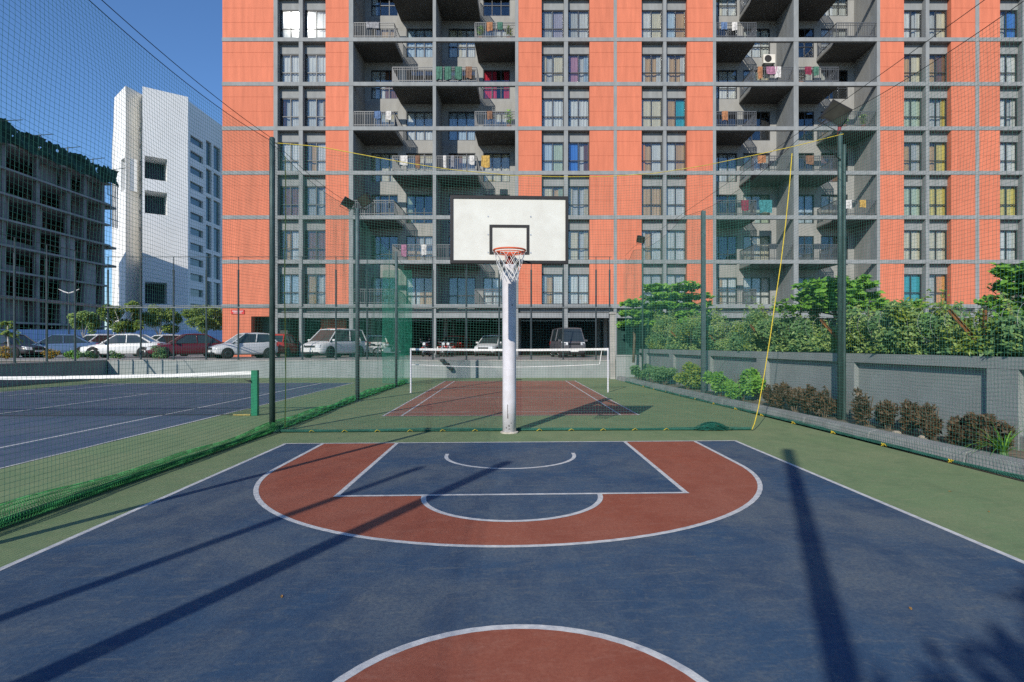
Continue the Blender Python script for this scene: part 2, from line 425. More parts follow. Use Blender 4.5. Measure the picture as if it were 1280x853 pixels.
# ------------------------------------------------------------------ apartment building
BD = 39.0; S = F/BD
bo = c2w(0, BD)
apt = thing('apartment_building', 'tall orange and grey apartment block with rows of curtained windows and recessed balconies', 'building', (bo[0], bo[1], PKZ), -YAW)
apt_m = Matrix.Translation((bo[0], bo[1], PKZ)) @ Matrix.Rotation(-YAW, 4, 'Z')
def lx(px): return (px-PX)/S
B0, FH, NF = 3.41, 3.0, 9
def beam_z(k): return B0 + FH*k
XEND = lx(1342)
BT = 0.13
# orange columns, window pairs, balcony bays (pixel columns of the photograph)
orange_cols = [(278,342), (407,436), (648,677), (737,767), (771,802), (859,891), (1100,1130), (1189,1219), (1224,1250), (1312,1342)]
win_cols = [(347,373.5), (378.5,407), (677,705), (710,737), (802,829), (833,859), (1130,1157), (1161.5,1189), (1250,1278), (1283,1312)]
bays = [(441.5,541), (545,644), (895,992), (998,1096)]
grey_cols = [(342,347), (373.5,378.5), (436,441.5), (541,545), (644,648), (705,710), (767,771), (829,833), (891,895), (992,998), (1096,1100), (1157,1161.5), (1219,1224), (1278,1283)]
BAYD = 2.75
TOP = beam_z(NF)
for k in range(NF+1):
    z = beam_z(k)
    m = MB(); m.box(lx(278)-0.02, XEND+0.02, -0.035, 0.20, z-BT, z+BT); m.build('floor_beam', GREY, apt)
    if k < NF:
        for (p0, p1) in orange_cols:
            m = MB(); zb, zt = z+BT, z+FH-BT
            m.box(lx(p0), lx(p1), 0, 0.70, zb, zb+1.02); m.box(lx(p0), lx(p1), 0, 0.70, zb+1.035, zb+1.99); m.box(lx(p0), lx(p1), 0, 0.70, zb+2.005, zt)
            m.box(lx(p0)+0.003, lx(p1)-0.003, 0.012, 0.69, zb+0.5, zt-0.3)
            m.build('orange_panel', ORANGE, apt)
for (p0, p1) in grey_cols:
    m = MB(); z0 = 0.0 if 340 < p0 else 0
    m.box(lx(p0), lx(p1), -0.02, 0.72 if p0 not in (541, 992) else BAYD, B0, TOP+0.13)
    m.box(lx(p0)+0.01, lx(p1)-0.01, 0.02, 0.40, 0, B0-BT)
    m.build('column', GREY, apt)
# core behind the windows and behind the balconies, slabs between the floors
cores = []
xs = [(278,441.5), (644,895), (1096,1342)]
for (p0, p1) in xs:
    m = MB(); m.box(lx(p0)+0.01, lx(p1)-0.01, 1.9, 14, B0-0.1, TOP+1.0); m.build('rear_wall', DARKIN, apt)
    m = MB()
    for k in range(NF+1): m.box(lx(p0)+0.012, lx(p1)-0.012, 0.203, 1.895, beam_z(k)-BT+0.01, beam_z(k)+BT-0.01)
    m.build('floor_slab', GREY, apt)
for (p0, p1) in bays:
    X0, X1 = lx(p0), lx(p1)
    m = MB()
    for xa, xb in ((X0, X0+0.45), (X0+2.40, X1-2.40), (X1-0.45, X1)): m.box(xa, xb, BAYD, BAYD+0.22, B0-0.1, TOP)
    for k in range(NF+1):
        for xa in (X0+0.45, X1-2.40): m.box(xa, xa+1.95, BAYD+0.003, BAYD+0.217, (beam_z(k-1)+BT+2.13 if k else B0-0.1), beam_z(k)+BT+0.03)
    m.build('balcony_back_wall', GREYD, apt)
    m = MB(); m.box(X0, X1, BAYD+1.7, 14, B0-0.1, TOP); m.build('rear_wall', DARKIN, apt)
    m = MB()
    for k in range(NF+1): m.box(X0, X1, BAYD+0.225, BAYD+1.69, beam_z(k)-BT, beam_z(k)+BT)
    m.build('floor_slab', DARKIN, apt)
m = MB()
for p0, p1, s in ((436,441.5,1), (644,648,-1), (891,895,1), (1096,1100,-1)):
    x = lx(p1) if s > 0 else lx(p0)
    m.box(min(x, x-s*0.18)+0.004, max(x, x-s*0.18)-0.004, 0.715, BAYD+0.1, B0-0.05, TOP)
m.build('balcony_side_wall', GREYD, apt)
m = MB(); m.box(lx(278)+0.02, XEND-0.02, 0.3, 14.0, TOP+0.14, TOP+1.1); m.build('roof_parapet', GREY, apt)
for xa in (lx(278), XEND-0.3): m = MB(); m.box(xa, xa+0.3, 0.705, 14, 0, TOP+0.1); m.build('end_wall', ORANGE, apt)
# open ground storey
m = MB(); m.box(lx(347), XEND, 0.03, 0.35, 2.62, 2.95); m.build('ground_storey_beam', GREY, apt)
m = MB(); m.box(lx(278)+0.31, XEND-0.31, 0.36, 14, 3.02, 3.27); m.build('ground_storey_ceiling', GREY, apt)
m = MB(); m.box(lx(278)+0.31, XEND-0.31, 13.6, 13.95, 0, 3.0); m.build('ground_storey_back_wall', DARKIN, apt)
m = MB(); m.box(lx(278), lx(314), 0.0, 0.5, 0, B0-BT); m.box(lx(314), lx(342), 0.0, 0.5, 2.72, B0-BT); m.build('ground_storey_wall', ORANGE, apt)
m = MB(); m.box(lx(314), lx(347), 1.6, 1.8, 0, 2.7); m.build('opening_backing', SOFFIT, apt)  # dark sheet set back behind the ground opening
m = MB(); m.box(lx(386), lx(418), 2.2, 2.6, 1.45, 2.62); m.build('inner_wall', ORANGE, apt)
for px_, yy in ((374,5.0), (437,5.0), (543,5.0), (646,5.0), (769,5.0), (437,9.5), (543,9.5), (646,9.5), (769,9.5), (893,5.0), (995,5.0)):
    m = MB(); m.box(lx(px_)-0.14, lx(px_)+0.14, yy, yy+0.6, 0, 3.02); m.build('inner_column', GREY, apt)
# red notice on the orange end
m = MB(); m.box(-0.45, 0.45, -0.05, -0.02, 0, 0.30); 
sg = m.build('notice_board', mat('sign_red', (0.60, 0.03, 0.03), 0.5, 0.1, 5), None)
sg.matrix_world = apt_m @ Matrix.Translation((lx(297.5), 0, 2.87))
tag(sg, 'small red notice board with white bars on the orange end wall', 'sign')
m = MB(); m.box(-0.36, 0.36, -0.054, -0.05, 0.17, 0.23); m.box(-0.28, 0.28, -0.054, -0.05, 0.06, 0.10); m.build('lettering', WHITE, sg)

# windows ------------------------------------------------------------
CURT = {}
def cm(nm, c, v=0.12): CURT[nm] = mat('curtain_'+nm, c, 0.9, v, 2.2, stretch=(7, 1, 0.5))
for nm, c in (('white',(0.60,0.59,0.56)), ('cream',(0.58,0.52,0.38)), ('grey',(0.42,0.42,0.40)), ('sky',(0.42,0.50,0.56)), ('blue',(0.06,0.20,0.55)), ('teal',(0.04,0.33,0.38)),
              ('yellow',(0.58,0.47,0.12)), ('tan',(0.46,0.30,0.14)), ('pink',(0.42,0.22,0.28)), ('mauve',(0.36,0.33,0.38)), ('brown',(0.20,0.10,0.06)), ('orange',(0.70,0.32,0.10)),
              ('red',(0.55,0.03,0.06)), ('sage',(0.42,0.48,0.36)), ('lace',(0.54,0.54,0.51))): cm(nm, c)
POOL = ['white']*7 + ['cream']*6 + ['grey']*4 + ['sky']*3 + ['lace']*5 + ['tan']*2 + ['mauve', 'sage', 'brown']
def curtain_mesh(w, h, amp=0.028, n=30):
    m = MB(); prev = None
    for i in range(n+1):
        x = w*i/n; y = amp*math.sin(i*1.35) + amp*0.4*math.sin(i*2.9+1)
        cur = ((x, y, 0), (x, y*0.8, h))
        if prev: m.quad(prev[0], cur[0], cur[1], prev[1])
        prev = cur
    return m.mesh('curtain', CURT['white'], True)
def frame_mesh(w, h, vbars, hbars, t=0.055, d=0.09):
    m = MB()
    m.box(0, t, 0, d, 0, h); m.box(w-t, w, 0, d, 0, h); m.box(t, w-t, 0, d, 0, t); m.box(t, w-t, 0, d, h-t, h)
    for v in vbars: m.box(v-t/2, v+t/2, 0.006, d-0.006, t, h-t)
    for hb in hbars: m.box(t, w-t, 0.003, d-0.003, hb-t/2, hb+t/2)
    return m.mesh('window', ALU)
def pane_mesh(w, h):
    m = MB(); m.box(0, w, 0, 0.008, 0, h); return m.mesh('pane', GLASS)
WH = 2.05
cache = {}
def window(w, h, x, y, z, cols, curtains, nv=2, sill=True, hb=0.80):
    key = (round(w, 1), round(h, 2), nv, hb)
    if key not in cache:
        w0 = key[0]; vb = [w0*i/nv for i in range(1, nv)]
        cache[key] = (w0, frame_mesh(w0, h, vb, [hb]), pane_mesh(w0/nv-0.058, hb-0.085), pane_mesh(w0/nv-0.058, h-hb-0.085), curtain_mesh(w0*0.48, h-0.06), curtain_mesh(w0*0.97, h-0.06))
    w0, fm, p1, p2, c1, c2 = cache[key]
    o = inst('window', fm, apt, (x, y, z), scale=(w/w0, 1, 1))
    for i in range(nv):
        xx = w0*i/nv + 0.029
        inst('pane', p1, o, (xx, 0.04+0.012*(i % 2), 0.056)); inst('pane', p2, o, (xx, 0.04+0.012*(i % 2), hb+0.028))
    if w < 1.7 and not any(k_ == 'F' for k_, _ in curtains) and len({k_ for k_, _ in curtains} & {'L', 'R'}) < 2: inst('fill_curtain', c2, o, (0.02, 0.26, 0.03), CURT['grey' if (x*7+z*3) % 2 < 1.2 else 'tan'])  # added full curtain, lightens the dark gaps left by the others
    for kind, nm in curtains:
        if kind == 'F': inst('curtain', c2, o, (0.02, 0.17, 0.03), CURT[nm])
        elif kind == 'L': inst('curtain', c1, o, (0.02, 0.16, 0.03), CURT[nm])
        elif kind == 'R': inst('curtain', c1, o, (w0*0.5, 0.17, 0.03), CURT[nm])
        elif kind == 'l': inst('curtain', c1, o, (0.02, 0.16, 0.03), CURT[nm], scale=(0.45, 1, 1))
        elif kind == 'r': inst('curtain', c1, o, (w0*0.77, 0.17, 0.03), CURT[nm], scale=(0.45, 1, 1))
    return o
def rand_curt(r):
    q = r.random(); a = r.choice(POOL); b = a if r.random() < 0.6 else r.choice(POOL)
    if q < 0.50: return [('L', a), ('R', b)]
    if q < 0.65: return [('F', a)]
    if q < 0.80: return [('L', a), ('r', b)]
    if q < 0.92: return [('l', a), ('R', b)]
    return [('l', a), ('r', a)]
special = {(0,6): [('L','white')], (1,6): [('F','white')], (0,5): [('F','white')], (1,5): [('F','lace')], (0,4): [('R','white'),('l','brown')], (1,4): [('L','lace'),('r','tan')],
           (2,6): [('L','grey'),('R','mauve')], (3,6): [('L','grey'),('R','lace')], (2,5): [('l','cream'),('R','cream')], (3,5): [('L','pink'),('r','sky')], (2,4): [('F','lace')], (3,4): [('F','lace')],
           (2,3): [('L','sky'),('R','sage')], (3,3): [('L','blue'),('r','brown')], (4,6): [('L','white'),('R','cream')], (5,6): [('L','sky'),('R','tan')], (4,5): [('r','white'),('l','white')], (5,5): [('l','white'),('r','white')],
           (4,4): [('L','cream'),('R','cream')], (5,4): [('L','tan'),('R','teal')], (4,3): [('l','orange'),('R','lace')], (5,3): [('L','lace'),('R','tan')],
           (6,6): [('L','white'),('r','white')], (7,6): [('R','cream')], (8,6): [('R','blue')], (6,5): [('l','pink'),('R','cream')], (7,5): [('R','brown')], (6,4): [('F','sage')], (7,4): [('r','yellow'),('l','lace')],
           (6,3): [('R','grey')], (7,3): [('R','yellow')], (6,0): [('F','teal')], (7,0): [('R','orange')], (8,2): [('F','yellow')], (7,2): [('F','yellow')], (6,2): [('F','sage')], (6,1): [('F','cream')], (7,1): [('F','cream')]}
wr = random.Random(3)
for ci, (p0, p1) in enumerate(win_cols):
    for k in range(NF):
        zb = beam_z(k)+BT
        w = lx(p1)-lx(p0)
        window(w-0.02, WH, lx(p0)+0.01, 0.40, zb+0.02, 2, special.get((ci, k), rand_curt(wr)))
        m = MB(); m.box(lx(p0)+0.004, lx(p1)-0.004, 0.36, 0.62, zb+WH+0.03, beam_z(k+1)-BT+0.004); m.build('lintel', GREY, apt)
# balconies ---------------------------------------------------------
def rail_mesh(w, d, side):
    """front run of width w and a return of depth d on the open side"""
    m = MB(); h = 1.02; t = 0.022
    for z in (h, 0.12): m.box(0, w, 0.0, 0.045, z-t, z+t)
    m.box(0, w, 0.004, 0.04, h-0.17, h-0.145)
    n = int(w/0.115)
    for i in range(n+1):
        x = w*i/n; q = 0.011 if i % 6 else 0.022
        m.box(x-q, x+q, 0.010, 0.034, 0.0, h-t)
    xe = w if side > 0 else 0.0
    for z in (h-0.004, 0.12): m.box(xe-0.02, xe+0.02, 0.046, d, z-t, z+t)
    n = int(d/0.115)
    for i in range(1, n+1): m.box(xe-0.011, xe+0.011, d*i/n-0.012, d*i/n+0.012, 0.0, h-t)
    return m.mesh('railing', RAILM)
rails = {}
pr = random.Random(5)
for bi, (p0, p1) in enumerate(bays):
    X0, X1 = lx(p0), lx(p1); W = X1-X0
    for k in range(NF):
        left = (k % 2 == 0) == (bi in (0, 2))
        hw = W*0.515
        xa, xb = (X0, X0+hw) if left else (X1-hw, X1)
        z = beam_z(k)
        m = MB(); m.box(xa+0.004, xb-0.004, 0.203, BAYD+0.05, z-0.11, z+BT-0.012, 0); 
        m.build('balcony_slab', GREYD, apt)
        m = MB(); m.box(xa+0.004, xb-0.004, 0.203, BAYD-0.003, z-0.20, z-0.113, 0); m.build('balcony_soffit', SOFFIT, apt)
        key = left
        if key not in rails: rails[key] = rail_mesh(hw-0.06, BAYD-0.1, 1 if left else -1)
        inst('railing', rails[key], apt, (xa+0.03, 0.02, z+BT))
        # windows in the back wall, one in each half
        for hside in (0, 1):
            ww = 1.95
            x = X0+0.45 if hside == 0 else X1-0.45-ww
            q = pr.random(); a = pr.choice(POOL)
            cs = [('F', a)] if q < 0.3 else [('L', a), ('R', pr.choice(POOL))] if q < 0.55 else [('l', a)] if q < 0.8 else []
            if (bi, k) == (1, 5) and hside == 1: cs = [('L','red'), ('r','red')]
            window(ww, 2.1, x, BAYD+0.04, z+BT+0.03, 3, cs, 3, hb=0.78)
# things on the balconies
def on_bal(px, k, y=0.10, dz=0.0):
    return apt_m @ Vector((lx(px), y, beam_z(k)+BT+dz))
def cloth(px, k, w, h, top, colour, label, y=-0.03):
    m = MB(); n = 16; rows = 6; ph = px*0.37; g = []
    for j in range(rows+1):
        r = []
        for i in range(n+1):
            u = i/n; v = j/rows
            r.append(((u-0.5)*w*(1-0.06*v*math.sin(ph)), -0.02 + 0.03*v*math.sin(u*9+ph)+0.012*math.sin(u*21+ph), -v*h*(1+0.05*math.sin(u*5+ph))))
        g.append(r)
    for j in range(rows):
        for i in range(n): m.quad(g[j][i], g[j+1][i], g[j+1][i+1], g[j][i+1])
    # the part folded over the rail
    for i in range(n):
        a, b = g[0][i], g[0][i+1]; m.quad(b, a, (a[0], a[1]+0.09, a[2]+0.012), (b[0], b[1]+0.09, b[2]+0.012))
        m.quad((b[0], b[1]+0.09, b[2]+0.012), (a[0], a[1]+0.09, a[2]+0.012), (a[0], a[1]+0.11, -h*0.5), (b[0], b[1]+0.11, -h*0.5))
    o = m.build('hanging_cloth', mat('cloth_'+colour[0], colour[1], 0.9, 0.45, 6), None, True)
    o.location = on_bal(px, k, y, top); o.rotation_euler = (0, 0, -YAW)
    tag(o, label, 'laundry', 'laundry on the balcony railings')
Y_, Wt, Pk, Or_, Tl, Mr, Gr, Bl, Br = ('yellow',(0.70,0.42,0.06)), ('white',(0.72,0.70,0.66)), ('pink',(0.60,0.20,0.36)), ('orange',(0.62,0.25,0.08)), ('teal',(0.03,0.40,0.42)), ('maroon',(0.32,0.02,0.06)), ('green',(0.07,0.28,0.17)), ('blue',(0.10,0.22,0.45)), ('brown',(0.25,0.12,0.07))
Y_, Wt, Pk, Or_, Tl, Mr, Gr, Bl, Br, Gy = ('yellow',(0.45,0.29,0.08)), ('white',(0.55,0.53,0.50)), ('pink',(0.32,0.15,0.22)), ('orange',(0.34,0.16,0.08)), ('teal',(0.05,0.20,0.21)), ('maroon',(0.20,0.03,0.06)), ('green',(0.06,0.15,0.11)), ('blue',(0.10,0.16,0.28)), ('brown',(0.20,0.11,0.07)), ('grey',(0.24,0.24,0.25))
for px, k, w, h, c_, lb in (
    (607,3,0.55,0.80,Y_,'yellow cloth draped over a balcony rail beside a white cloth'), (590,3,0.34,0.62,Wt,'white cloth draped over a balcony rail beside a yellow cloth'),
    (505,3,0.50,0.66,Wt,'white cloth on a balcony rail with a brown cloth beside it'), (522,3,0.30,0.85,Br,'brown cloth on a balcony rail with a white cloth beside it'),
    (965,5,0.80,0.50,Pk,'pink cloth on the balcony rail below the air conditioner'), (972,5,0.42,0.75,Wt,'white towel hanging under the pink cloth below the air conditioner'), (950,5,0.32,0.80,Or_,'narrow orange cloth beside the pink cloth on a balcony rail'),
    (906,4,0.36,0.62,Or_,'orange cloth over a balcony rail two floors above the teal cloth'), (957,2,0.85,0.85,Tl,'teal cloth over a balcony rail beside a maroon cloth'), (931,2,0.50,0.70,Mr,'maroon cloth over a balcony rail beside a teal cloth'),
    (556,3,0.22,0.82,Wt,'narrow white towel next to the grey column on a balcony rail'), (566,3,0.22,0.80,Gy,'narrow grey towel beside the narrow white towel on a balcony rail'),
    (472,4,0.42,0.50,Bl,'small dark blue cloth over a balcony rail by the orange wall'), (486,4,0.36,0.60,Wt,'small white cloth beside the dark blue cloth on a balcony rail'),
    (466,6,0.9,0.42,Gy,'wide grey sheet folded over the highest full balcony rail'), (612,6,0.40,0.60,Or_,'orange cloth among pot plants on the highest full balcony rail'), (625,6,0.36,0.50,Gr,'green cloth among pot plants on the highest full balcony rail'),
    (549,5,0.42,0.88,Gr,'green sheet tied along a balcony rail at its column end'), (560,5,0.45,0.86,Gr,'green sheet in the middle of a balcony rail'), (573,5,0.45,0.85,Gr,'green sheet next to the brown cloth on a balcony rail'), (586,5,0.42,0.80,Br,'brown cloth at the end of the green sheets on a balcony rail'),
    (612,4,0.36,0.55,Br,'brown cloth on a balcony rail beside the tall pot plant'), (905,6,0.40,0.50,Bl,'blue cloth on the highest full balcony rail beside a white cloth'), (918,6,0.36,0.55,Wt,'white cloth on the highest full balcony rail beside a blue cloth'),
    (1010,5,0.40,0.55,Mr,'maroon cloth over a pale balcony rail with pot plants'), (1020,5,0.34,0.60,Gr,'green cloth over a pale balcony rail with pot plants'),
    (952,3,0.55,0.50,Or_,'orange cloth on a balcony rail one floor above the teal cloth'), (1060,2,0.45,0.60,Wt,'white cloth on a balcony rail level with the teal cloth'), (1078,2,0.40,0.50,Y_,'yellowish cloth on a balcony rail level with the teal cloth'),
    (505,1,0.36,0.80,Pk,'pink cloth on the balcony rail above the dense gathered net'), (530,1,0.34,0.72,Wt,'white cloth on the low balcony rail above the badminton court'), (1012,3,0.50,0.60,Br,'brown cloth on the balcony rail under the floodlight')):
    cloth(px, k, w, h, 1.03, c_, lb)
# air conditioner
ac = thing('air_conditioner', 'white outdoor air conditioner unit with round fan grille high on a balcony wall', 'air conditioner', apt_m @ Vector((16.87, 2.05, beam_z(5)+2.35)), -YAW)
m = MB(); m.box(-0.42, 0.42, -0.16, 0.16, 0, 0.62)
bevel(m.build('casing', mat('ac_white', (0.70,0.68,0.62), 0.5, 0.05, 3), ac), 0.02)
m = MB(); m.lathe([(0.25, -0.166), (0.25, -0.175), (0.22, -0.178), (0.05, -0.178), (0.04, -0.182)], 24, (-0.1, 0, 0.31), 'y'); m.build('fan_grille', TRIM, ac)
m = MB(); m.box(-0.35, -0.3, -0.16, 0.60, -0.05, -0.002); m.box(0.3, 0.35, -0.16, 0.60, -0.05, -0.002); m.build('bracket', ALU, ac)
# pot plants and small furniture
def pot_plant(px, k, label, h=0.9, lm=LEAF_A, seed=1):
    o = thing('potted_plant', label, 'plant', on_bal(px, k, 0.45), 0, 'pot plants on the balconies')
    m = MB(); m.lathe([(0.12,0),(0.17,0.26),(0.18,0.28),(0.15,0.28),(0.13,0.24)], 12); m.build('pot', mat('terracotta', (0.36,0.14,0.07), 0.85, 0.15, 6), o)
    C, d = ball_pts((0,0,0.28+h*0.45), (0.30,0.25,h*0.5), 160, seed, 0.2)
    V, Fc = leaf_cloud(C, 0.16, 0.3, 0.45, seed, d); np_obj('foliage', V, Fc, lm, o)
pot_plant(636, 4, 'tall leafy pot plant at the end of a balcony beside the orange wall', 1.2, LEAF_A, 3)
pot_plant(600, 6, 'bushy pot plant on a balcony with a white wall below the top windows', 0.9, LEAF_A, 4)
pot_plant(636, 6, 'yellowish pot plant at the column end of the highest full balcony', 0.9, LEAF_Y, 5)
pot_plant(1005, 5, 'flowering pot plant in the corner of a balcony with a white rail', 0.7, LEAF_B, 6)
pot_plant(1060, 4, 'pot plant behind the balcony rail next to the floodlight', 0.8, LEAF_A, 7)
pot_plant(1084, 4, 'pot plant at the corner of the balcony next to the floodlight', 0.8, LEAF_H, 8)

# ------------------------------------------------------------------ low wall, fences, steps behind the courts
LWZ = 0.92
wl0, wl1 = (135-PX)/F*WZ, (775-PX)/F*WZ
wo = c2w(wl0, WZ)
rw = thing('retaining_wall', 'low grey rendered wall along the back of the courts below the car park', 'wall', (wo[0], wo[1], 0), -YAW)
m = MB(); m.box(0, wl1-wl0, 0, 0.22, 0, LWZ-0.06); m.build('wall_body', WALLG, rw)
m = MB(); m.box(-0.02, wl1-wl0+0.02, -0.02, 0.26, LWZ-0.057, LWZ); m.build('coping', CONC, rw)
m = MB(); x = (593-PX)/F*WZ-wl0; m.box(x-0.14, x+0.14, -0.10, -0.002, 0.0, LWZ-0.08); m.build('pilaster', WALLG, rw)
SWX = -20.6
sw = thing('retaining_wall', 'low grey wall in shade along the far side of the tennis court', 'wall', (SWX, 0, 0))
m = MB(); m.box(-0.4, 0, -30, wo[1]-0.02, 0, LWZ-0.07); m.build('wall_body', WALLG, sw)
m = MB(); m.box(-0.43, 0.025, -30, wo[1]+0.1, LWZ-0.067, LWZ+0.004); m.build('coping', CONC, sw)
# steps: thin dark treads climbing the low wall
st = thing('garden_steps', 'short flight of dark cantilevered treads climbing the low grey wall', 'steps', (*c2w((550-PX)/F*WZ, WZ), 0), -YAW)
for i, (px, py) in enumerate(((539,439), (545.5,444), (551.5,449.5), (557,454.5), (562.5,460))):
    d = WZ-0.55; x = (px-PX)/F*d - (550-PX)/F*WZ; z = hgt(py, d)
    m = MB(); m.box(x-0.10, x+0.10, -0.30, -0.004, max(z-0.13, 0.0), z+0.01); bevel(m.build('tread', mat('tread_dark', (0.035,0.04,0.042), 0.8, 0.2, 5), st), 0.01)

def fence(name, label, loc, rz, xs, top, thick_top, mid, parts_m, span):
    f = thing(name, label, 'fence', loc, rz)
    for x in xs:
        m = MB(); m.tube([(x,0,LWZ), (x,0,thick_top)], 0.045, 8); m.tube([(x,0,thick_top-0.01), (x,0,top)], 0.020, 6)
        m.lathe([(0.085,0),(0.085,0.012)], 8, (x,0,LWZ+0.001)); m.build('post', FENCEP, f)
    m = MB(); m.tube([(span[0],-0.03,top), (span[1],-0.03,top)], 0.017, 6); m.build('top_rail', FENCEP, f)
    m = MB(); m.tube([(span[0],-0.06,mid), (span[1],-0.06,mid)], 0.032, 6); m.tube([(span[0],0.06,mid+0.09), (span[1],0.06,mid+0.09)], 0.022, 6); m.build('mid_rail', mat('rail_grey', (0.22,0.235,0.235), 0.5, 0.1, 3, metal=0.3), f)
    return f
fpx = [135, 176, 217, 258, 298, 340, 378, 420, 459, 497, 541, 583, 624, 664, 704, 745, 762]
fo = c2w(0, WZ+0.12)
fxs = [(p-PX)/F*(WZ+0.12) for p in fpx]
bf = fence('court_fence', 'tall grey post and rail fence on the low wall before the car park', (fo[0], fo[1], 0), -YAW, fxs, hgt(321, WZ), hgt(337, WZ), hgt(384.5, WZ), None, (fxs[0]-0.1, fxs[-1]+0.1))
sf = fence('court_fence', 'tall grey post and rail fence beyond the tennis court, seen end on', (SWX-0.2, 0, 0), R(90), [28.55, 26.85, 25.15, 23.4, 21.7, 20, 18.3, 16.6], hgt(321, WZ), hgt(337, WZ), hgt(384.5, WZ), None, (15.0, wo[1]))

# ------------------------------------------------------------------ basketball hoop
HX, HPY, HBY = 0.01, 10.98, 8.83
hp = thing('basketball_hoop', 'white basketball hoop on a thick white pole with a black edged backboard', 'basketball hoop', (HX, HPY, 0))
prof = [(0.129,0.0),(0.129,0.6),(0.129,1.2),(0.130,1.8),(0.131,2.3),(0.135,2.9),(0.138,3.6),(0.138,3.95)]
m = MB(); m.lathe(prof, 24); m.build('pole', HPOLE, hp, True)
m = MB(); m.lathe([(0.1315,0),(0.1315,0.02)], 24, (0,0,1.2)); m.build('weld_band', HPOLE, hp)
m = MB(); m.lathe([(0.17,0.0),(0.17,0.02),(0.13,0.03)], 24, (0,0,0.002)); m.build('base_flange', mat('flange_worn', (0.55,0.50,0.42), 0.8, 0.3, 9), hp)
chip = mat('bare_metal_chip', (0.06,0.05,0.05), 0.8, 0.3, 10)
m = MB()
for (a, z, w, h) in ((-0.25,0.42,0.005,0.26),(-0.20,0.33,0.004,0.10),(-0.05,0.15,0.009,0.035),(-0.45,0.11,0.011,0.02),(0.25,0.20,0.006,0.02),(0.0,0.09,0.016,0.012),(0.45,2.42,0.014,0.035)):
    an = -math.pi/2+a; rr = 0.1295
    c = Vector((math.cos(an)*rr, math.sin(an)*rr, z)); tt = Vector((-math.sin(an), math.cos(an), 0)); nn = Vector((math.cos(an), math.sin(an), 0))
    m.obox(c, tt*w, nn*0.0015, Vector((0,0,h/2)))
m.build('paint_chip', chip, hp)
dy = HBY-HPY
for s in (-1, 1):
    m = MB(); m.tube([(s*0.10,0,3.60), (s*0.30,dy+0.09,3.62)], 0.035, 8); m.tube([(s*0.10,0,3.12), (s*0.30,dy+0.09,3.16)], 0.035, 8); m.tube([(s*0.10,-0.1,3.14),(s*0.29,dy+0.25,3.58)], 0.022, 8); m.build('arm', HPOLE, hp)
bbx, bz0, bz1 = 0.90, 2.91, 3.94
m = MB(); m.box(-bbx+0.04, bbx-0.04, dy-0.012, dy+0.02, bz0+0.04, bz1-0.04)
bb = m.build('backboard', BOARD, hp)
def frame_rect(x0, x1, z0, z1, t, y0, y1):
    m = MB(); m.box(x0, x1, y0, y1, z0, z0+t); m.box(x0, x1, y0, y1, z1-t, z1); m.box(x0, x0+t, y0, y1, z0+t, z1-t); m.box(x1-t, x1, y0, y1, z0+t, z1-t); return m
frame_rect(-bbx, bbx, bz0, bz1, 0.045, dy-0.03, dy+0.05).build('border', BLACK, bb)
frame_rect(-0.305, 0.305, 3.045, 3.50, 0.045, dy-0.017, dy-0.0125).build('target_square', BLACK, bb)
m = MB(); m.box(-0.35, 0.35, dy+0.022, dy+0.08, 3.05, 3.1); m.box(-0.35, 0.35, dy+0.022, dy+0.08, 3.6, 3.65); m.box(-0.35, -0.3, dy+0.022, dy+0.08, 3.1, 3.6); m.box(0.3, 0.35, dy+0.022, dy+0.08, 3.1, 3.6); m.build('back_frame', HPOLE, bb)
for bxx in (-0.325, 0.325):
    for bzz in (3.075, 3.35, 3.625): m = MB(); m.lathe([(0.011,-0.019),(0.011,-0.0125)], 8, (bxx, dy, bzz), 'y'); m.build('bolt', CHROME, bb)
ry = dy-0.15-0.228
rz_ = 3.05
m = MB(); ring = [(0.232*math.cos(2*math.pi*i/40), ry+0.232*math.sin(2*math.pi*i/40), rz_) for i in range(41)]
m.tube(ring, 0.014, 8, cap=False)
ring2 = [(0.222*math.cos(2*math.pi*i/40), ry+0.222*math.sin(2*math.pi*i/40), rz_-0.035) for i in range(41)]
m.tube(ring2, 0.008, 6, cap=False)
rm = m.build('rim', RIM, hp, True)
m = MB(); m.box(-0.07, 0.07, dy-0.03, dy-0.018, rz_-0.13, rz_+0.03); m.hexa([(-0.075,ry+0.215,rz_-0.02),(0.075,ry+0.215,rz_-0.02),(0.06,dy-0.031,rz_-0.02),(-0.06,dy-0.031,rz_-0.02),(-0.075,ry+0.215,rz_-0.008),(0.075,ry+0.215,rz_-0.008),(0.06,dy-0.031,rz_-0.008),(-0.06,dy-0.031,rz_-0.008)])
m.hexa([(-0.008,ry+0.24,rz_-0.04),(0.008,ry+0.24,rz_-0.04),(0.05,dy-0.031,rz_-0.15),(-0.05,dy-0.031,rz_-0.15),(-0.05,ry+0.225,rz_-0.022),(0.05,ry+0.225,rz_-0.022),(0.06,dy-0.031,rz_-0.022),(-0.06,dy-0.031,rz_-0.022)])
m.build('bracket', mat('rim_bracket_red', (0.45,0.05,0.025), 0.5, 0.15, 9), rm)
m = MB(); NL = 12; H = [0.0, 0.09, 0.18, 0.27, 0.35, 0.42]; Rr = [0.230, 0.205, 0.175, 0.150, 0.135, 0.138]
for s in (1, -1):
    for i in range(NL):
        pts = []
        for j in range(len(H)):
            a = 2*math.pi*(i + s*0.5*j)/NL
            pts.append((Rr[j]*math.cos(a)+0.006*math.sin(3*a+j), ry+Rr[j]*math.sin(a), rz_-0.02-H[j]*(1+0.03*math.sin(5*a))))
        m.tube(pts, 0.0038, 5)
m.build('net', HNET, rm)

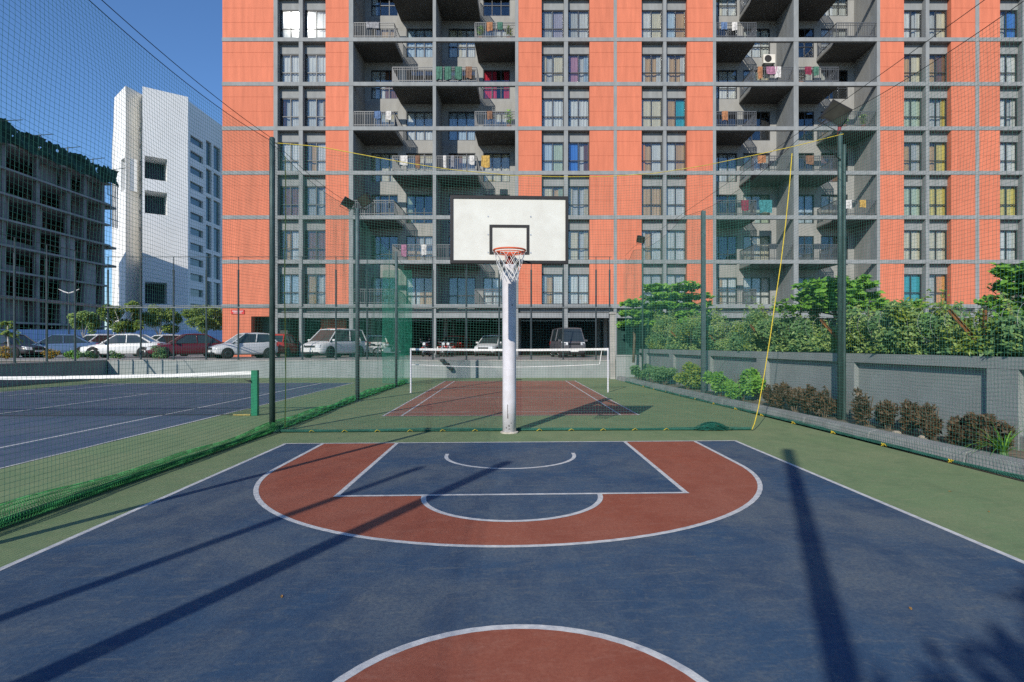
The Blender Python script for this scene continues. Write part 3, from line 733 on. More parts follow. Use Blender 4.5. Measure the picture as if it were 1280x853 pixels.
# ------------------------------------------------------------------ poles and floodlights
def flood(parent, c, yaw, tilt, sc=1.0, roll=0.0):
    """a square LED floodlight: housing, lens, yoke"""
    M = Matrix.Translation(c) @ Matrix.Rotation(yaw, 4, 'Z') @ Matrix.Rotation(tilt, 4, 'X') @ Matrix.Rotation(roll, 4, 'Y')
    def tr(m): m.v = [tuple(M @ Vector(p)) for p in m.v]; return m
    w = 0.20*sc
    m = MB(); m.rings([[(-w,-0.03*sc,-w*0.85),(w,-0.03*sc,-w*0.85),(w,-0.03*sc,w*0.85),(-w,-0.03*sc,w*0.85)], [(-w,0.05*sc,-w*0.85),(w,0.05*sc,-w*0.85),(w,0.05*sc,w*0.85),(-w,0.05*sc,w*0.85)], [(-w*0.75,0.20*sc,-w*0.65),(w*0.75,0.20*sc,-w*0.65),(w*0.75,0.20*sc,w*0.65),(-w*0.75,0.20*sc,w*0.65)]])
    h = tr(m).build('lamp_head', BLACK, parent)
    m = MB(); m.box(-w*0.86, w*0.86, -0.034*sc, -0.031*sc, -w*0.72, w*0.72); tr(m).build('lens', mat('lens_grey', (0.035,0.035,0.028), 0.5, 0.3, 3, spec=0.15), h)
    m = MB(); m.tube([(-w*1.04,0.04*sc,0), (-w*1.04,0.04*sc,-w*1.25), (w*1.04,0.04*sc,-w*1.25), (w*1.04,0.04*sc,0)], 0.014*sc, 6); tr(m).build('yoke', TRIM, h)
    return h
def pole(name, label, cat, x, y, h, r, mt, group=None, sq=False, z0=0.0):
    o = thing(name, label, cat, (x, y, z0), 0, group)
    m = MB()
    if sq: m.box(-r, r, -r, r, 0, h)
    else: m.lathe([(r,0),(r,h-0.02),(r*0.7,h)], 14)
    m.build('pole', mt, o, not sq)
    m = MB(); m.box(-r*2.0, r*2.0, -r*2.0, r*2.0, 0.001, 0.016); m.build('base_plate', mt, o)
    return o
NX = -4.5                                   # plane of the left net
q = G(345, 541); LP1 = (NX, q[1])
p1 = pole('net_pole', 'dark green pole at the corner where two court nets meet', 'pole', NX, LP1[1], 5.62, 0.052, POLEG)
yl = (447-636)/F
p2y = NX/((449-636)/F)
p2 = pole('floodlight_pole', 'grey green net pole with two small floodlights, beside the badminton court', 'light pole', NX, p2y, hgt(262, p2y), 0.062, POLEG2)
flood(p2, (-0.28,0.02,hgt(256,p2y)), R(35), R(25), 0.8, R(20)); flood(p2, (0.22,-0.05,hgt(253,p2y)), R(-15), R(25), 0.95, R(-25))
m = MB(); m.tube([(-0.30,0.03,hgt(262,p2y)-0.02),(0.24,0,hgt(262,p2y)-0.02)], 0.022, 6); m.build('cross_arm', TRIM, p2)
pole('net_pole', 'slim grey net pole at the far end of the left court net', 'pole', NX+0.02, 23.2, 5.4, 0.05, POLEG2)
pole('net_pole', 'net pole beside the tennis side line, level with the free throw line', 'pole', NX, 4.55, 5.62, 0.055, POLEG)
pole('net_pole', 'thick net pole between tennis and basketball court, level with the centre circle', 'pole', NX+0.05, -1.75, 5.68, 0.085, POLEG)
pole('net_pole', 'net pole standing just inside the tennis court edge', 'pole', -5.55, -1.9, 5.6, 0.06, POLEG)
pole('tall_pole', 'tall pole behind the far basket end of the court', 'pole', -2.27, -6.03, 8.6, 0.09, POLEG)  # out of view and without a lamp, inferred from its long shadow
# right-hand line: planter kerb X = 6.8 - 0.06 Y
def KX(y): return 6.80-0.06*y
p3 = pole('floodlight_pole', 'tall dark floodlight pole among brown shrubs in the planter', 'light pole', 6.82, 11.65, hgt(160, 11.65), 0.047, POLEG)
m = MB(); m.tube([(0.10,0.02,0),(0.10,0.02,hgt(175,11.65))], 0.036, 10); m.build('net_post', POLEG, p3)
flood(p3, (-0.08,-0.02,hgt(136,11.65)), R(-34), R(16), 1.12, R(38))
m = MB(); m.tube([(-0.02,0,hgt(163,11.65)),(0.02,0.03,hgt(146,11.65))], 0.035, 8); m.build('lamp_neck', mat('red_bracket', (0.30,0.04,0.05), 0.6, 0.2, 5), p3)
m = MB(); m.tube([(-0.02,-0.05,hgt(159,11.65)),(-0.62,-0.3,hgt(178,11.65))], 0.018, 6); m.tube([(-0.02,-0.05,hgt(196,11.65)),(-0.55,-0.28,hgt(179,11.65))], 0.016, 6); m.build('stay_bracket', TRIM, p3)
p4y = 6.30/((882-636)/F)
pole('net_pole', 'square grey green net pole in the planter among green shrubs', 'pole', 6.30, p4y, hgt(262, p4y), 0.062, POLEG2, sq=True)
p5y = 5.72/((804.5-636)/F)
p5 = pole('floodlight_pole', 'slim floodlight pole with one small lamp by the dark green shrubs', 'light pole', 5.72, p5y, hgt(306, p5y), 0.038, POLEG)
flood(p5, (-0.10,-0.05,hgt(299,p5y)), R(-40), R(25), 0.85, R(20))

# ------------------------------------------------------------------ nets
CELL = 0.054
def net(parent, A, B, top, bot, cell=CELL, r=0.0016, m=CORD, wave=0.05, seg=(0.55, 0.45), seed=0, name='mesh'):
    """square-mesh net hung between ground points A and B; top(s), bot(s) give heights along it"""
    A, B = np.array(A, float), np.array(B, float); Ln = np.linalg.norm(B-A); d = (B-A)/Ln; nm = np.array([-d[1], d[0], 0.0])
    def pt(s, q):
        zt, zb = top(s), bot(s); z = zb+(zt-zb)*q
        w = wave*(np.sin(0.9*s+seed)*np.sin(0.8*z+1.0) + 0.6*np.sin(2.1*s+0.9*z+seed) + 0.35*np.sin(5.3*s-1.2*z))*np.minimum(1, 4*q)*np.minimum(1, 6*(1-q)+0.1)
        sj = s + 0.012*np.sin(3.1*z+s*1.7)
        return np.stack([A[0]+d[0]*sj+nm[0]*w, A[1]+d[1]*sj+nm[1]*w, z+0*s], -1)
    lines = []
    hmax = top(np.array([0.0]))[0]-bot(np.array([0.0]))[0]
    nz = int(hmax/cell); ns = int(Ln/seg[0])+2; s = np.linspace(0, Ln, ns)
    for j in range(nz+1): lines.append(pt(s, np.full_like(s, j/nz)))
    nv = int(hmax/seg[1])+2; q = np.linspace(0, 1, nv)
    for i in range(int(Ln/cell)+1): lines.append(pt(np.full_like(q, min(i*cell, Ln)), q))
    V, Fc = strands(lines, r, nm)
    return np_obj(name, V, Fc, m, parent)
def hem(parent, A, B, z0, hh, rad, m, n=26, seed=0, name='bunched_hem', dens=0.022):
    """the slack foot of a net: many cords bunched into a low roll"""
    A, B = np.array(A, float), np.array(B, float); Ln = np.linalg.norm(B-A); d = (B-A)/Ln; nm = np.array([-d[1], d[0], 0.0])
    g = np.random.default_rng(seed); ns = int(Ln/0.35)+2; s = np.linspace(0, Ln, ns)
    def sec(s, a, f=1.0):
        k = 1+0.16*np.sin(0.9*s+seed)+0.12*np.sin(2.3*s+1)
        off = rad*k*f*np.cos(a)+0.05*np.sin(0.45*s+seed); z = z0+0.006+hh*0.5*k*f*(1+np.sin(a))
        return np.stack([A[0]+d[0]*s+nm[0]*off, A[1]+d[1]*s+nm[1]*off, z], -1)
    lines = []
    for i in range(n):
        a = 2*math.pi*i/n + g.normal()*0.1
        lines.append(sec(s, a+0.25*np.sin(1.7*s+i), 0.75+0.3*g.random()))
    aa = np.linspace(-1.4, 4.5, 12)
    for x in np.arange(0, Ln, dens): lines.append(sec(np.full_like(aa, x)+0.03*np.sin(aa*2+x*9), aa, 1.0))
    V, Fc = strands(lines, 0.0028, np.array([0.0, 0.0, 1.0]) if False else nm)
    o = np_obj(name, V, Fc, m, parent)
    mm = MB(); mm.tube([tuple(p) for p in sec(np.linspace(0, Ln, int(Ln/0.5)+2), 0.0, 0.0)+np.array([0,0,hh*0.28])], rad*0.42, 7)
    mm.build('rolled_core', mat('net_roll_dark', (0.012,0.07,0.04), 0.9, 0.3, 12), o)
    return o
def sag(supports, depth):
    """height profile hanging between support stations [(s, z)...]"""
    S_ = np.array([a for a, _ in supports]); Z_ = np.array([b for _, b in supports])
    def f(s):
        s = np.asarray(s, float); i = np.clip(np.searchsorted(S_, s, side='right')-1, 0, len(S_)-2)
        L_ = S_[i+1]-S_[i]; t = np.clip((s-S_[i])/L_, 0, 1)
        return Z_[i]*(1-t)+Z_[i+1]*t - depth*4*t*(1-t)
    return f
def rope(parent, name, A, B, f, r, m, off=(0,0,0), step=0.4):
    A, B = np.array(A, float), np.array(B, float); Ln = np.linalg.norm(B-A); mm = MB()
    n = int(Ln/step)+2
    mm.tube([tuple(A+(B-A)*t/(n-1)+np.array([off[0], off[1], float(f(Ln*t/(n-1)))+off[2]])) for t in range(n)], r, 6); return mm.build(name, m, parent)
zero = lambda s: 0.03+0*np.asarray(s)
# left net, along the tennis court
NA, NB = (NX-0.06, -8.3, 0), (NX-0.06, 25.5, 0)
sp = [(0,5.6), (6.5,5.6), (12.85,5.6), (LP1[1]+8.3,5.58), (p2y+8.3,5.75), (31.5,5.35), (33.8,5.2)]
ln = thing('court_net', 'long green safety net between the basketball and tennis courts', 'net', (0,0,0))
net(ln, NA, NB, sag(sp, 0.22), zero, seed=1)
hem(ln, NA, NB, 0, 0.17, 0.085, CORDB, 20, 2, dens=0.03)
rope(ln, 'top_rope', NA, NB, sag(sp, 0.14), 0.005, DROPE, (0,0,0.06)); rope(ln, 'edge_rope', NA, NB, sag(sp, 0.22), 0.005, DROPE)
# bunched end of that net
be = thing('gathered_net', 'dense gathered green net hanging at the far end of the left court net', 'net', (0,0,0))
gA = P(478, 24.6); gB = P(515, 24.6)
net(be, (gA[0], gA[1], 0), (gB[0], gB[1], 0), lambda s: hgt(338, 24.6)+0*np.asarray(s), lambda s: 0.05+0*np.asarray(s), 0.017, 0.0022, mat('gathered_cord', (0.02,0.25,0.155), 0.8, 0.25, 6), 0.10, (0.08,0.5), 3)
# net behind the basket
BA, BB = (NX-0.02, LP1[1]+0.06, 0), (4.75, LP1[1]-0.05, 0)
bl = 5.72-NX
P3S = (6.6-NX)
def ypix(px): return (px-345)/(1056-345)*P3S
ctrl = [(345,182), (400,186), (450,195), (500,204), (560,213), (640,220), (700,221), (760,220), (820,215), (880,205), (940,192), (1000,178), (1056,163)]
cs_, cz_ = np.array([ypix(p) for p, _ in ctrl]), np.array([hgt(y, LP1[1]) for _, y in ctrl])
btop = lambda s: np.interp(np.asarray(s, float), cs_, cz_)
bn = thing('court_net', 'green safety net across the court directly behind the basketball hoop', 'net', (0,0,0))
net(bn, BA, BB, btop, zero, seed=4)
hem(bn, BA, BB, 0, 0.05, 0.05, CORD, 14, 5, dens=0.03)
rope(bn, 'top_rope', BA, (6.6, LP1[1]-0.02, 0), btop, 0.0065, YROPE, (0,0,0.01), 0.25)
ls = []
for i in range(70):
    a = nrg.random()*6.28; ls.append(np.array([[3.98+0.42*math.cos(a+t*1.7)*(1-0.2*t)*math.cos(i), LP1[1]-0.05+0.10*math.sin(a+t*2), 0.01+0.15*abs(math.sin(t*1.5+i*0.4))*(1-abs(math.cos(a+t*1.7)*math.cos(i))**2)] for t in np.linspace(0, 2, 10)]))
V, Fc = strands(ls, 0.004, np.array([0.0,1.0,0.0])); np_obj('net_heap', V, Fc, mat('heap_cord', (0.012,0.11,0.08), 0.8, 0.2, 8), bn)
# yellow lacing along the hem
mm = MB()
for x in np.arange(-3.8, 4.6, 0.62): mm.tube([(x, LP1[1]-0.02, 0.01), (x+0.05, LP1[1]-0.06, 0.05), (x+0.10, LP1[1]-0.02, 0.015)], 0.006, 5)
mm.build('lacing', YROPE, bn)
# the long yellow rope hanging down to the ground
yr = thing('hanging_rope', 'yellow rope hanging from the top cord down to the ground beside the planter', 'rope', (0,0,0))
yp = [(990,192), (987,230), (982,280), (976,330), (970,370), (963,420), (955,470), (948,510), (943,530), (940,537)]
mm = MB(); mm.tube([(*P(x, LP1[1]-0.18+0.02*i), hgt(y, LP1[1]-0.18+0.02*i)) for i, (x, y) in enumerate(yp)], 0.0085, 7); mm.build('cord', YROPE, yr)
yr2 = thing('hanging_rope', 'thin yellow rope hanging straight down beside the dark corner pole', 'rope', (0,0,0))
q1 = P(354, LP1[1]); mm = MB(); mm.tube([(q1[0]+0.01*math.sin(i), q1[1]+0.1, 5.35-i*0.53) for i in range(11)], 0.010, 6); mm.build('cord', mat('rope_olive', (0.42,0.38,0.06), 0.8, 0.2, 20), yr2)
# right-hand net along the planter kerb
RA, RB = (KX(25.8)-0.03, 25.8, 0), (KX(-6)-0.03, -6, 0)
rL = math.hypot(RA[0]-RB[0], 31.8)
rsp = [(0,5.6), (25.8-p5y,5.75), (25.8-p4y,5.85), (25.8-11.65,6.02), (25.8-4.0,6.3), (rL,6.3)]
rn = thing('court_net', 'green safety net running along the kerb of the planter and boundary wall', 'net', (0,0,0))
net(rn, RA, RB, sag(rsp, 0.30), zero, seed=7)
hem(rn, RA, RB, 0, 0.05, 0.05, CORD, 12, 8, dens=0.04)
rope(rn, 'top_rope', RA, RB, sag(rsp, 0.02), 0.005, DROPE, (0,0,0.10)); rope(rn, 'edge_rope', RA, RB, sag(rsp, 0.30), 0.005, DROPE)
mm = MB()
for y in np.arange(2.5, 24, 1.35):
    x = KX(y)-0.05
    for k in range(3): mm.tube([(x-0.03*k, y+0.02*k, 0.008), (x-0.05, y+0.05*math.sin(k*2), 0.05), (x-0.02, y+0.10, 0.01)], 0.007, 5)
mm.build('lacing', YROPE, rn)

# ------------------------------------------------------------------ tennis net
TP = (G(319.5, 519)[0], TN)
tn = thing('tennis_net', 'tennis net with white top band and a dark green post', 'net', (0,0,0))
TX0, TX1 = TP[0]-12.8, TP[0]-0.05
th = lambda s: 1.03-0.115*(1-((np.asarray(s)-6.4)/6.4)**2)
net(tn, (TX1, TN, 0), (TX0, TN, 0), th, lambda s: 0.03+0*np.asarray(s), 0.045, 0.0022, CORDD, 0.01, (0.6,0.3), 1)
mm = MB(); k = 26
for i in range(k):
    s0, s1 = 12.75*i/k, 12.75*(i+1)/k; za, zb = float(th(s0)), float(th(s1)); w = 0.004*math.sin(i*1.7); w2 = 0.004*math.sin((i+1)*1.7)
    mm.hexa([(TX1-s1,TN-0.014,zb-0.055+w2),(TX1-s0,TN-0.014,za-0.055+w),(TX1-s0,TN+0.014,za-0.055+w),(TX1-s1,TN+0.014,zb-0.055+w2),(TX1-s1,TN-0.014,zb+0.02),(TX1-s0,TN-0.014,za+0.02),(TX1-s0,TN+0.014,za+0.02),(TX1-s1,TN+0.014,zb+0.02)])
mm.build('top_band', TAPE, tn)
mm = MB(); mm.tube([(TX1,TN,0.03),(TX0,TN,0.03)], 0.008, 5); mm.build('bottom_cord', CORDD, tn)
for x in (TP[0]+0.04, TX0-0.1):
    mm = MB(); mm.box(x-0.075, x+0.075, TN-0.055, TN+0.055, 0.0, 1.075); bevel(mm.build('post', mat('tennis_post_green', (0.01,0.17,0.085), 0.45, 0.15, 5), tn), 0.008)
mm = MB(); mm.lathe([(0.03,-0.02),(0.03,0.02)], 10, (TP[0]-0.05,TN-0.08,0.82), 'y'); mm.tube([(TP[0]-0.05,TN-0.10,0.82),(TP[0]-0.16,TN-0.11,0.86)], 0.009, 5); mm.build('winch', TRIM, tn)
mm = MB(); mm.box(TP[0]-0.45, TP[0]-0.05, TN-0.05, TN+0.05, 0.012, 0.035); mm.build('foot_strap', mat('strap_tan', (0.45,0.36,0.12), 0.8, 0.2, 6), tn)

# ------------------------------------------------------------------ badminton net
bn2 = thing('badminton_net', 'badminton net on two white posts with a slack lower cord', 'net', (0,0,0))
pL, pR = G(513.5, 491), G(760, 489.5)
yN = byn; xl, xr = pL[0]*yN/pL[1], pR[0]*yN/pR[1]
for x in (xl, xr):
    mm = MB(); mm.lathe([(0.045,0),(0.028,0.03),(0.026,1.56),(0.015,1.57)], 10, (x,yN,0)); mm.build('post', HPOLE, bn2, True)
bt = lambda s: 1.545-0.03*np.sin(np.asarray(s)/(xr-xl)*math.pi)
bbm = lambda s: 0.99-0.09*np.sin(np.asarray(s)/(xr-xl)*math.pi)
net(bn2, (xl+0.03,yN,0), (xr-0.25,yN,0), bt, bbm, 0.045, 0.0017, mat('badminton_cord', (0.10,0.06,0.04), 0.8, 0.2, 10), 0.03, (0.3,0.3), 2)
mm = MB()
for i in range(20):
    s0, s1 = (xr-xl)*i/20, (xr-xl)*(i+1)/20; za, zb = float(bt(s0)), float(bt(s1))
    mm.hexa([(xl+s0,yN-0.008,za-0.055),(xl+s1,yN-0.008,zb-0.055),(xl+s1,yN+0.008,zb-0.055),(xl+s0,yN+0.008,za-0.055),(xl+s0,yN-0.008,za+0.02),(xl+s1,yN-0.008,zb+0.02),(xl+s1,yN+0.008,zb+0.02),(xl+s0,yN+0.008,za+0.02)])
mm.build('top_band', TAPE, bn2)
mm = MB(); mm.tube([(xl+0.03+(xr-xl-0.33)*i/20, yN, float(bbm((xr-xl)*i/20))) for i in range(21)], 0.012, 6); mm.tube([(xr-0.30,yN,float(bbm(xr-xl))), (xr-0.22,yN,1.5)], 0.013, 6); mm.build('edge_cord', TAPE, bn2)

# ------------------------------------------------------------------ planter, boundary wall, hedge
KA = math.atan(0.06)
def KW(off, y): return (KX(y)+off, y)
y0, y1 = -8.0, 27.6
kb = thing('planter_kerb', 'low concrete kerb edging the planting bed along the court', 'kerb', (0,0,0))
n = 18
for i in range(n):
    ya, yb = y0+(y1-y0)*i/n+0.006, y0+(y1-y0)*(i+1)/n-0.006
    m = MB(); m.hexa([(*KW(0.02,ya),0),(*KW(0.24,ya),0),(*KW(0.24,yb),0),(*KW(0.02,yb),0),(*KW(0.05,ya),0.17),(*KW(0.24,ya),0.20),(*KW(0.24,yb),0.20),(*KW(0.05,yb),0.17)])
    bevel(m.build('kerb_stone', mat('kerb_concrete', (0.27,0.275,0.265), 0.9, 0.2, 2.5, 0.3, 25), kb), 0.015)
m = MB(); m.poly([(*KW(0.22,y0),0.13), (*KW(1.6,y0),0.13), (*KW(1.6,y1),0.13), (*KW(0.22,y1),0.13)]); struct(m.build('planting_bed', EARTH))
def WX(y): return 8.0-0.06*y
WTOP = 1.47
bw = thing('boundary_wall', 'grey rendered boundary wall with recessed panels behind the planting bed', 'wall', (WX(0), 0, 0), math.pi/2+KA)
# local x runs along +Y, local y runs towards the court
m = MB(); m.box(-8, 27.5, -0.14, 0.0, 0, WTOP-0.001); m.build('wall_body', WALLG, bw)
m = MB(); m.box(-8, 27.5, -0.16, 0.115, WTOP-0.16, WTOP+0.02); m.build('top_beam', WALLG, bw)
for i, x in enumerate((-6.4, -2.6, 1.2, 4.9, 8.4, 12.05, 15.7, 19.4, 23.0, 26.6)):
    m = MB(); w = 0.26; m.box(x-w, x+w, 0.002, 0.11, 0, WTOP-0.163); m.build('pilaster', WALLG, bw)
m = MB(); m.box(-8, 27.5, 0.001, 0.09, 0.0, 0.34); m.build('plinth', WALLG, bw)
gp = thing('gate_pier', 'pale square concrete pier at the far end of the boundary wall', 'pier', (*P(765.5, 28.6), 0), -YAW)
m = MB(); m.box(-0.13, 0.13, -0.13, 0.13, 0, 3.2); m.build('shaft', CONC, gp); m = MB(); m.box(-0.17, 0.17, -0.17, 0.17, 3.2, 3.3); m.build('cap', CONC, gp)
ew = thing('boundary_wall', 'short grey wall joining the gate pier to the boundary wall', 'wall', (*P(770, 28.2), 0), -YAW-0.12)
m = MB(); m.box(0, 1.6, -0.12, 0.12, 0, 1.12); m.build('wall_body', WALLG, ew); m = MB(); m.box(-0.03, 1.63, -0.15, 0.15, 1.12, 1.2); m.build('coping', WALLG, ew)
gs = thing('gate_screen', 'dark green sheet screen with creeper beside the gate pier', 'screen', (*P(772, 28.8), 1.15), -YAW)
m = MB()
for i in range(8): m.box(0.13*i, 0.13*i+0.12, -0.02-0.012*(i % 2), 0.02-0.012*(i % 2), 0, 1.7)
m.build('sheet', mat('screen_green', (0.012,0.05,0.045), 0.7, 0.2, 5), gs)
m = MB(); m.box(-0.04, 0.0, -0.04, 0.04, 0, 1.75); m.box(1.04, 1.08, -0.04, 0.04, 0, 1.75); m.build('frame', POLEG, gs)
m = MB(); m.poly([(WX(-10)+0.1,-10,0.5), (60,-10,0.5), (60,29.5,0.5), (WX(29.5)+0.1,29.5,0.5)]); struct(m.build('neighbour_ground', EARTH))

# hedge of creeper and brush behind the wall
hg = thing('hedge', 'long tangled green hedge of creeper behind the grey boundary wall', 'hedge', (0,0,0))
hb = {0: [], 1: [], 2: []}; hd_ = {0: [], 1: [], 2: []}
g = np.random.default_rng(21)
for i in range(600):
    y = -1+28*g.random(); top = 1.98+0.034*(y-8)+0.17*math.sin(y*1.3)+0.15*math.sin(y*3.1+1)+0.09*math.sin(y*8.3)
    z = 1.30+(top-1.30)*g.random()**0.7; xo = -0.05+0.75*g.random()**1.3 + 0.15*math.sin(y*2.2+z*3)
    rr = 0.14+0.20*g.random(); kd = int(g.choice([0, 0, 0, 1, 1, 2]))
    c, d_ = ball_pts((8.0-0.06*y+max(xo, -0.12+rr*0.5), y, z), (rr*0.8, rr*1.2, rr), int(130+130*g.random()), 900+i, 0.2)
    c[:, 0] = np.maximum(c[:, 0], np.where(c[:, 2] < 1.52, 8.0-0.06*c[:, 1]+0.15, -9)); hb[kd].append(c); hd_[kd].append(d_)
hstem = MB()
for i in range(230):            # loose shoots above the top line
    y = -1+28*g.random(); top = 2.00+0.034*(y-8)+0.17*math.sin(y*1.3)+0.15*math.sin(y*3.1+1)+0.09*math.sin(y*8.3); x = 8.0-0.06*y+0.1+0.6*g.random()
    L_ = 0.2+0.45*g.random(); lean = g.normal(size=2)*0.35; kd = g.choice([0, 0, 1, 2]); pts = []
    for k in range(9):
        t = k/8; p = np.array([x+lean[0]*L_*t, y+lean[1]*L_*t*1.4, top-0.1+L_*t-0.15*L_*t*t]); pts.append(tuple(p))
        cc = p+g.normal(size=(3, 3))*0.035; hb[kd].append(cc); hd_[kd].append(g.normal(size=(3, 3)))
    hstem.tube(pts[::2], 0.005, 4)
for kd, (nm, lm, lf) in enumerate((('foliage', LEAF_H, 0.078), ('creeper_leaves', LEAF_D, 0.09), ('yellowed_leaves', LEAF_Y, 0.078))):
    V, Fc = leaf_cloud(np.concatenate(hb[kd]), lf, 0.4, 0.5, 40+kd, np.concatenate(hd_[kd])*0.3, 3.0); np_obj(nm, V, Fc, lm, hg)['kind'] = 'stuff'
hstem.build('shoots', BARK, hg)['kind'] = 'stuff'
m = MB()
for i in range(150):
    y = -3+29.5*rnd.random(); x = WX(y)+0.25+0.5*rnd.random(); p = [(x, y, 0.5)]
    for k in range(4): p.append((p[-1][0]+rnd.uniform(-0.12,0.10), p[-1][1]+rnd.uniform(-0.25,0.25), p[-1][2]+rnd.uniform(0.3,0.52)))
    m.tube(p, [0.018,0.014,0.011,0.008,0.004], 5)
m.build('stem', BARK, hg)['kind'] = 'stuff'
# barbed coil and its brackets
rz = thing('razor_wire', 'loops of coiled razor wire above the boundary wall in the hedge', 'wire coil', (0,0,0))
pts = []
for i in range(0, 1500):
    t = i/1500.0; y = 4.0+22.3*t; a = t*2*math.pi*82; r = 0.27+0.04*math.sin(i*0.05)
    pts.append((WX(y)+0.22+r*math.cos(a), y+0.10*math.sin(a*1.0+0.7), 2.02+0.012*(y-8)+r*math.sin(a)))
m = MB(); m.tube(pts, 0.0034, 4); m.build('coil', WIRE, rz)
for i, y in enumerate((5.6, 9.1, 12.6, 15.9, 19.2, 22.5)):
    o = thing('angle_bracket', 'rusty angle iron leaning out over the boundary wall to hold the wire coil', 'bracket', (WX(y), y, WTOP+0.02), 0, 'rusty wire brackets on the wall')
    m = MB(); d = Vector((-0.62, 0.05, 0.72)).normalized(); n_ = Vector((0,1,0)); u = d.cross(n_).normalized()
    c = Vector((0.30,0,0.10)); L_ = 0.95
    m.obox(c+d*L_*0.42, d*L_*0.5, n_*0.022, u*0.004); m.obox(c+d*L_*0.42+u*0.02+n_*0.02, d*L_*0.5, n_*0.004, u*0.02)
    m.build('angle_iron', RUST, o)
    m = MB(); m.box(0.26, 0.30, -0.02, 0.02, -1.0, 0.75); m.build('upright', RUST, o)

# ------------------------------------------------------------------ shrubs in the planting bed
def shrub(name, label, cat, x, y, rx, h, lm, n, leaf, asp=0.4, seed=0, group=None, stems=5, upb=0.3, k=7, cr=0.48):
    o = thing(name, label, cat, (x, y, 0.13), 0, group); g = np.random.default_rng(seed)
    Cs, Ds = [], []
    for i in range(k):
        c = (g.uniform(-0.6,0.6)*rx, g.uniform(-0.6,0.6)*rx, h*(0.25+0.62*g.random()))
        C, d = ball_pts(c, (rx*cr, rx*cr, h*0.26), n//k, seed*31+i, 0.25); Cs.append(C); Ds.append(d)
    C = np.concatenate(Cs); d = np.concatenate(Ds); C[:, 2] = np.maximum(C[:, 2], 0.03); d[:, 2] += upb
    V, Fc = leaf_cloud(C, leaf, 0.3, asp, seed, d); np_obj('foliage', V, Fc, lm, o)
    m = MB()
    for i in range(stems):
        a = 6.28*i/stems; m.tube([(0.03*math.cos(a),0.03*math.sin(a),-0.02), (rx*0.3*math.cos(a),rx*0.3*math.sin(a),h*0.5), (rx*0.45*math.cos(a),rx*0.45*math.sin(a),h*0.85)], [0.010,0.008,0.004], 5)
    m.build('stem', BARK, o); return o
def bedx(y): return KX(y)+0.62
i = 0
for px, h, rx, lb in ((1262,0.42,0.26,'low brown shrub touching the grassy plant with long blades'), (1240,0.50,0.24,'brown shrub second along from the grassy plant'), (1218,0.40,0.24,'lowest brown shrub in the bed, third along from the grassy plant'), (1180,0.62,0.24,'tall brown shrub beside a tan stone, on the grassy plant side'),
        (1146,0.60,0.22,'narrow brown shrub between the two tan stones'), (1116,0.55,0.28,'brown shrub next but one to the tall floodlight pole, beside a tan stone'), (1092,0.68,0.28,'tallest brown shrub, standing against the tall floodlight pole'),
        (1038,0.62,0.32,'wide brown shrub on the far side of the tall floodlight pole'), (1018,0.60,0.28,'brown shrub in the dense brown row, second from the tall floodlight pole'), (1000,0.58,0.30,'brown shrub in the middle of the dense brown row'), (984,0.60,0.30,'brown shrub in the dense row, second from the bright green shrub'), (967,0.58,0.26,'brown shrub touching the large bright green shrub')):
    k_ = (px-636)/F; y = (6.80+0.60)/(k_+0.06)
    shrub('brown_shrub', lb, 'shrub', bedx(y)+rnd.uniform(-0.08,0.08), y, rx, h, LEAF_B, 1000, 0.092, 0.34, 100+i, 'brown shrubs in the planting bed', 6, 0.5, 12, 0.34); i += 1
for px, h, rx, lb in ((862,0.85,0.62,'bright green shrub touching the dark green shrubs, left of the square pole'), (903,0.72,0.42,'small bright green shrub between the square pole and the larger green shrub'), (932,0.88,0.50,'large bright green shrub next to the row of brown shrubs')):
    k_ = (px-636)/F; y = (6.80+0.62)/(k_+0.06)
    shrub('green_shrub', lb, 'shrub', bedx(y), y, rx, h, LEAF_A if px > 880 else LEAF_Y, 1500, 0.13, 0.5, 200+i, 'bright green shrubs in the planting bed'); i += 1
for px, h, rx in ((832,0.62,0.55), (816,0.62,0.55), (801,0.65,0.50)):
    k_ = (px-636)/F; y = (6.80+0.5)/(k_+0.06)
    shrub('dark_shrub', 'low dark green clipped shrub at the far end of the planting bed', 'shrub', bedx(y)-0.1, y, rx, h, LEAF_D, 1200, 0.10, 0.5, 300+i, 'dark green shrubs at the far end of the bed'); i += 1
# strap-leaved plant
def strap(x, y, label):
    o = thing('strap_plant', label, 'plant', (x, y, 0.13)); V, Fc = [], []
    g = np.random.default_rng(4)
    for i in range(46):
        a = g.random()*6.28; L_ = 0.35+0.3*g.random(); w = 0.016; b = len(V); lean = 0.3+0.9*g.random()
        for k in range(6):
            t = k/5; r = L_*t*math.sin(lean*(0.5+0.6*t)); z = L_*t*math.cos(lean*(0.4+0.9*t))+0.02
            s = np.array([-math.sin(a), math.cos(a), 0])*w*(1-t*0.9); p = np.array([r*math.cos(a), r*math.sin(a), z])
            V += [p+s, p-s]
            if k: Fc.append((b+2*k-2, b+2*k-1, b+2*k+1, b+2*k))
    np_obj('blades', V, Fc, LEAF_A, o); m = MB(); m.lathe([(0.06,-0.02),(0.05,0.06),(0.02,0.1)], 8); m.build('crown', LEAF_D, o)
k_ = (1268-636)/F; y = (6.80+0.35)/(k_+0.06); strap(KX(y)+0.42, y, 'grassy plant with long bright green blades at the planter edge')
for px, off in ((1133,0.36), (1168,0.42)):
    k_ = (px-636)/F; y = (6.80+off)/(k_+0.06); m = MB(); rr = 0.08
    m.lathe([(0.03,0),(rr,0.02),(rr*0.9,0.06),(0.04,0.085)], 7); o = m.build('stone', mat('stone_tan', (0.40,0.34,0.26), 0.9, 0.2, 9), None); o.location = (KX(y)+off, y, 0.125)
    tag(o, 'small tan stone lying in the bed among the brown shrubs', 'stone', 'stones in the bed')

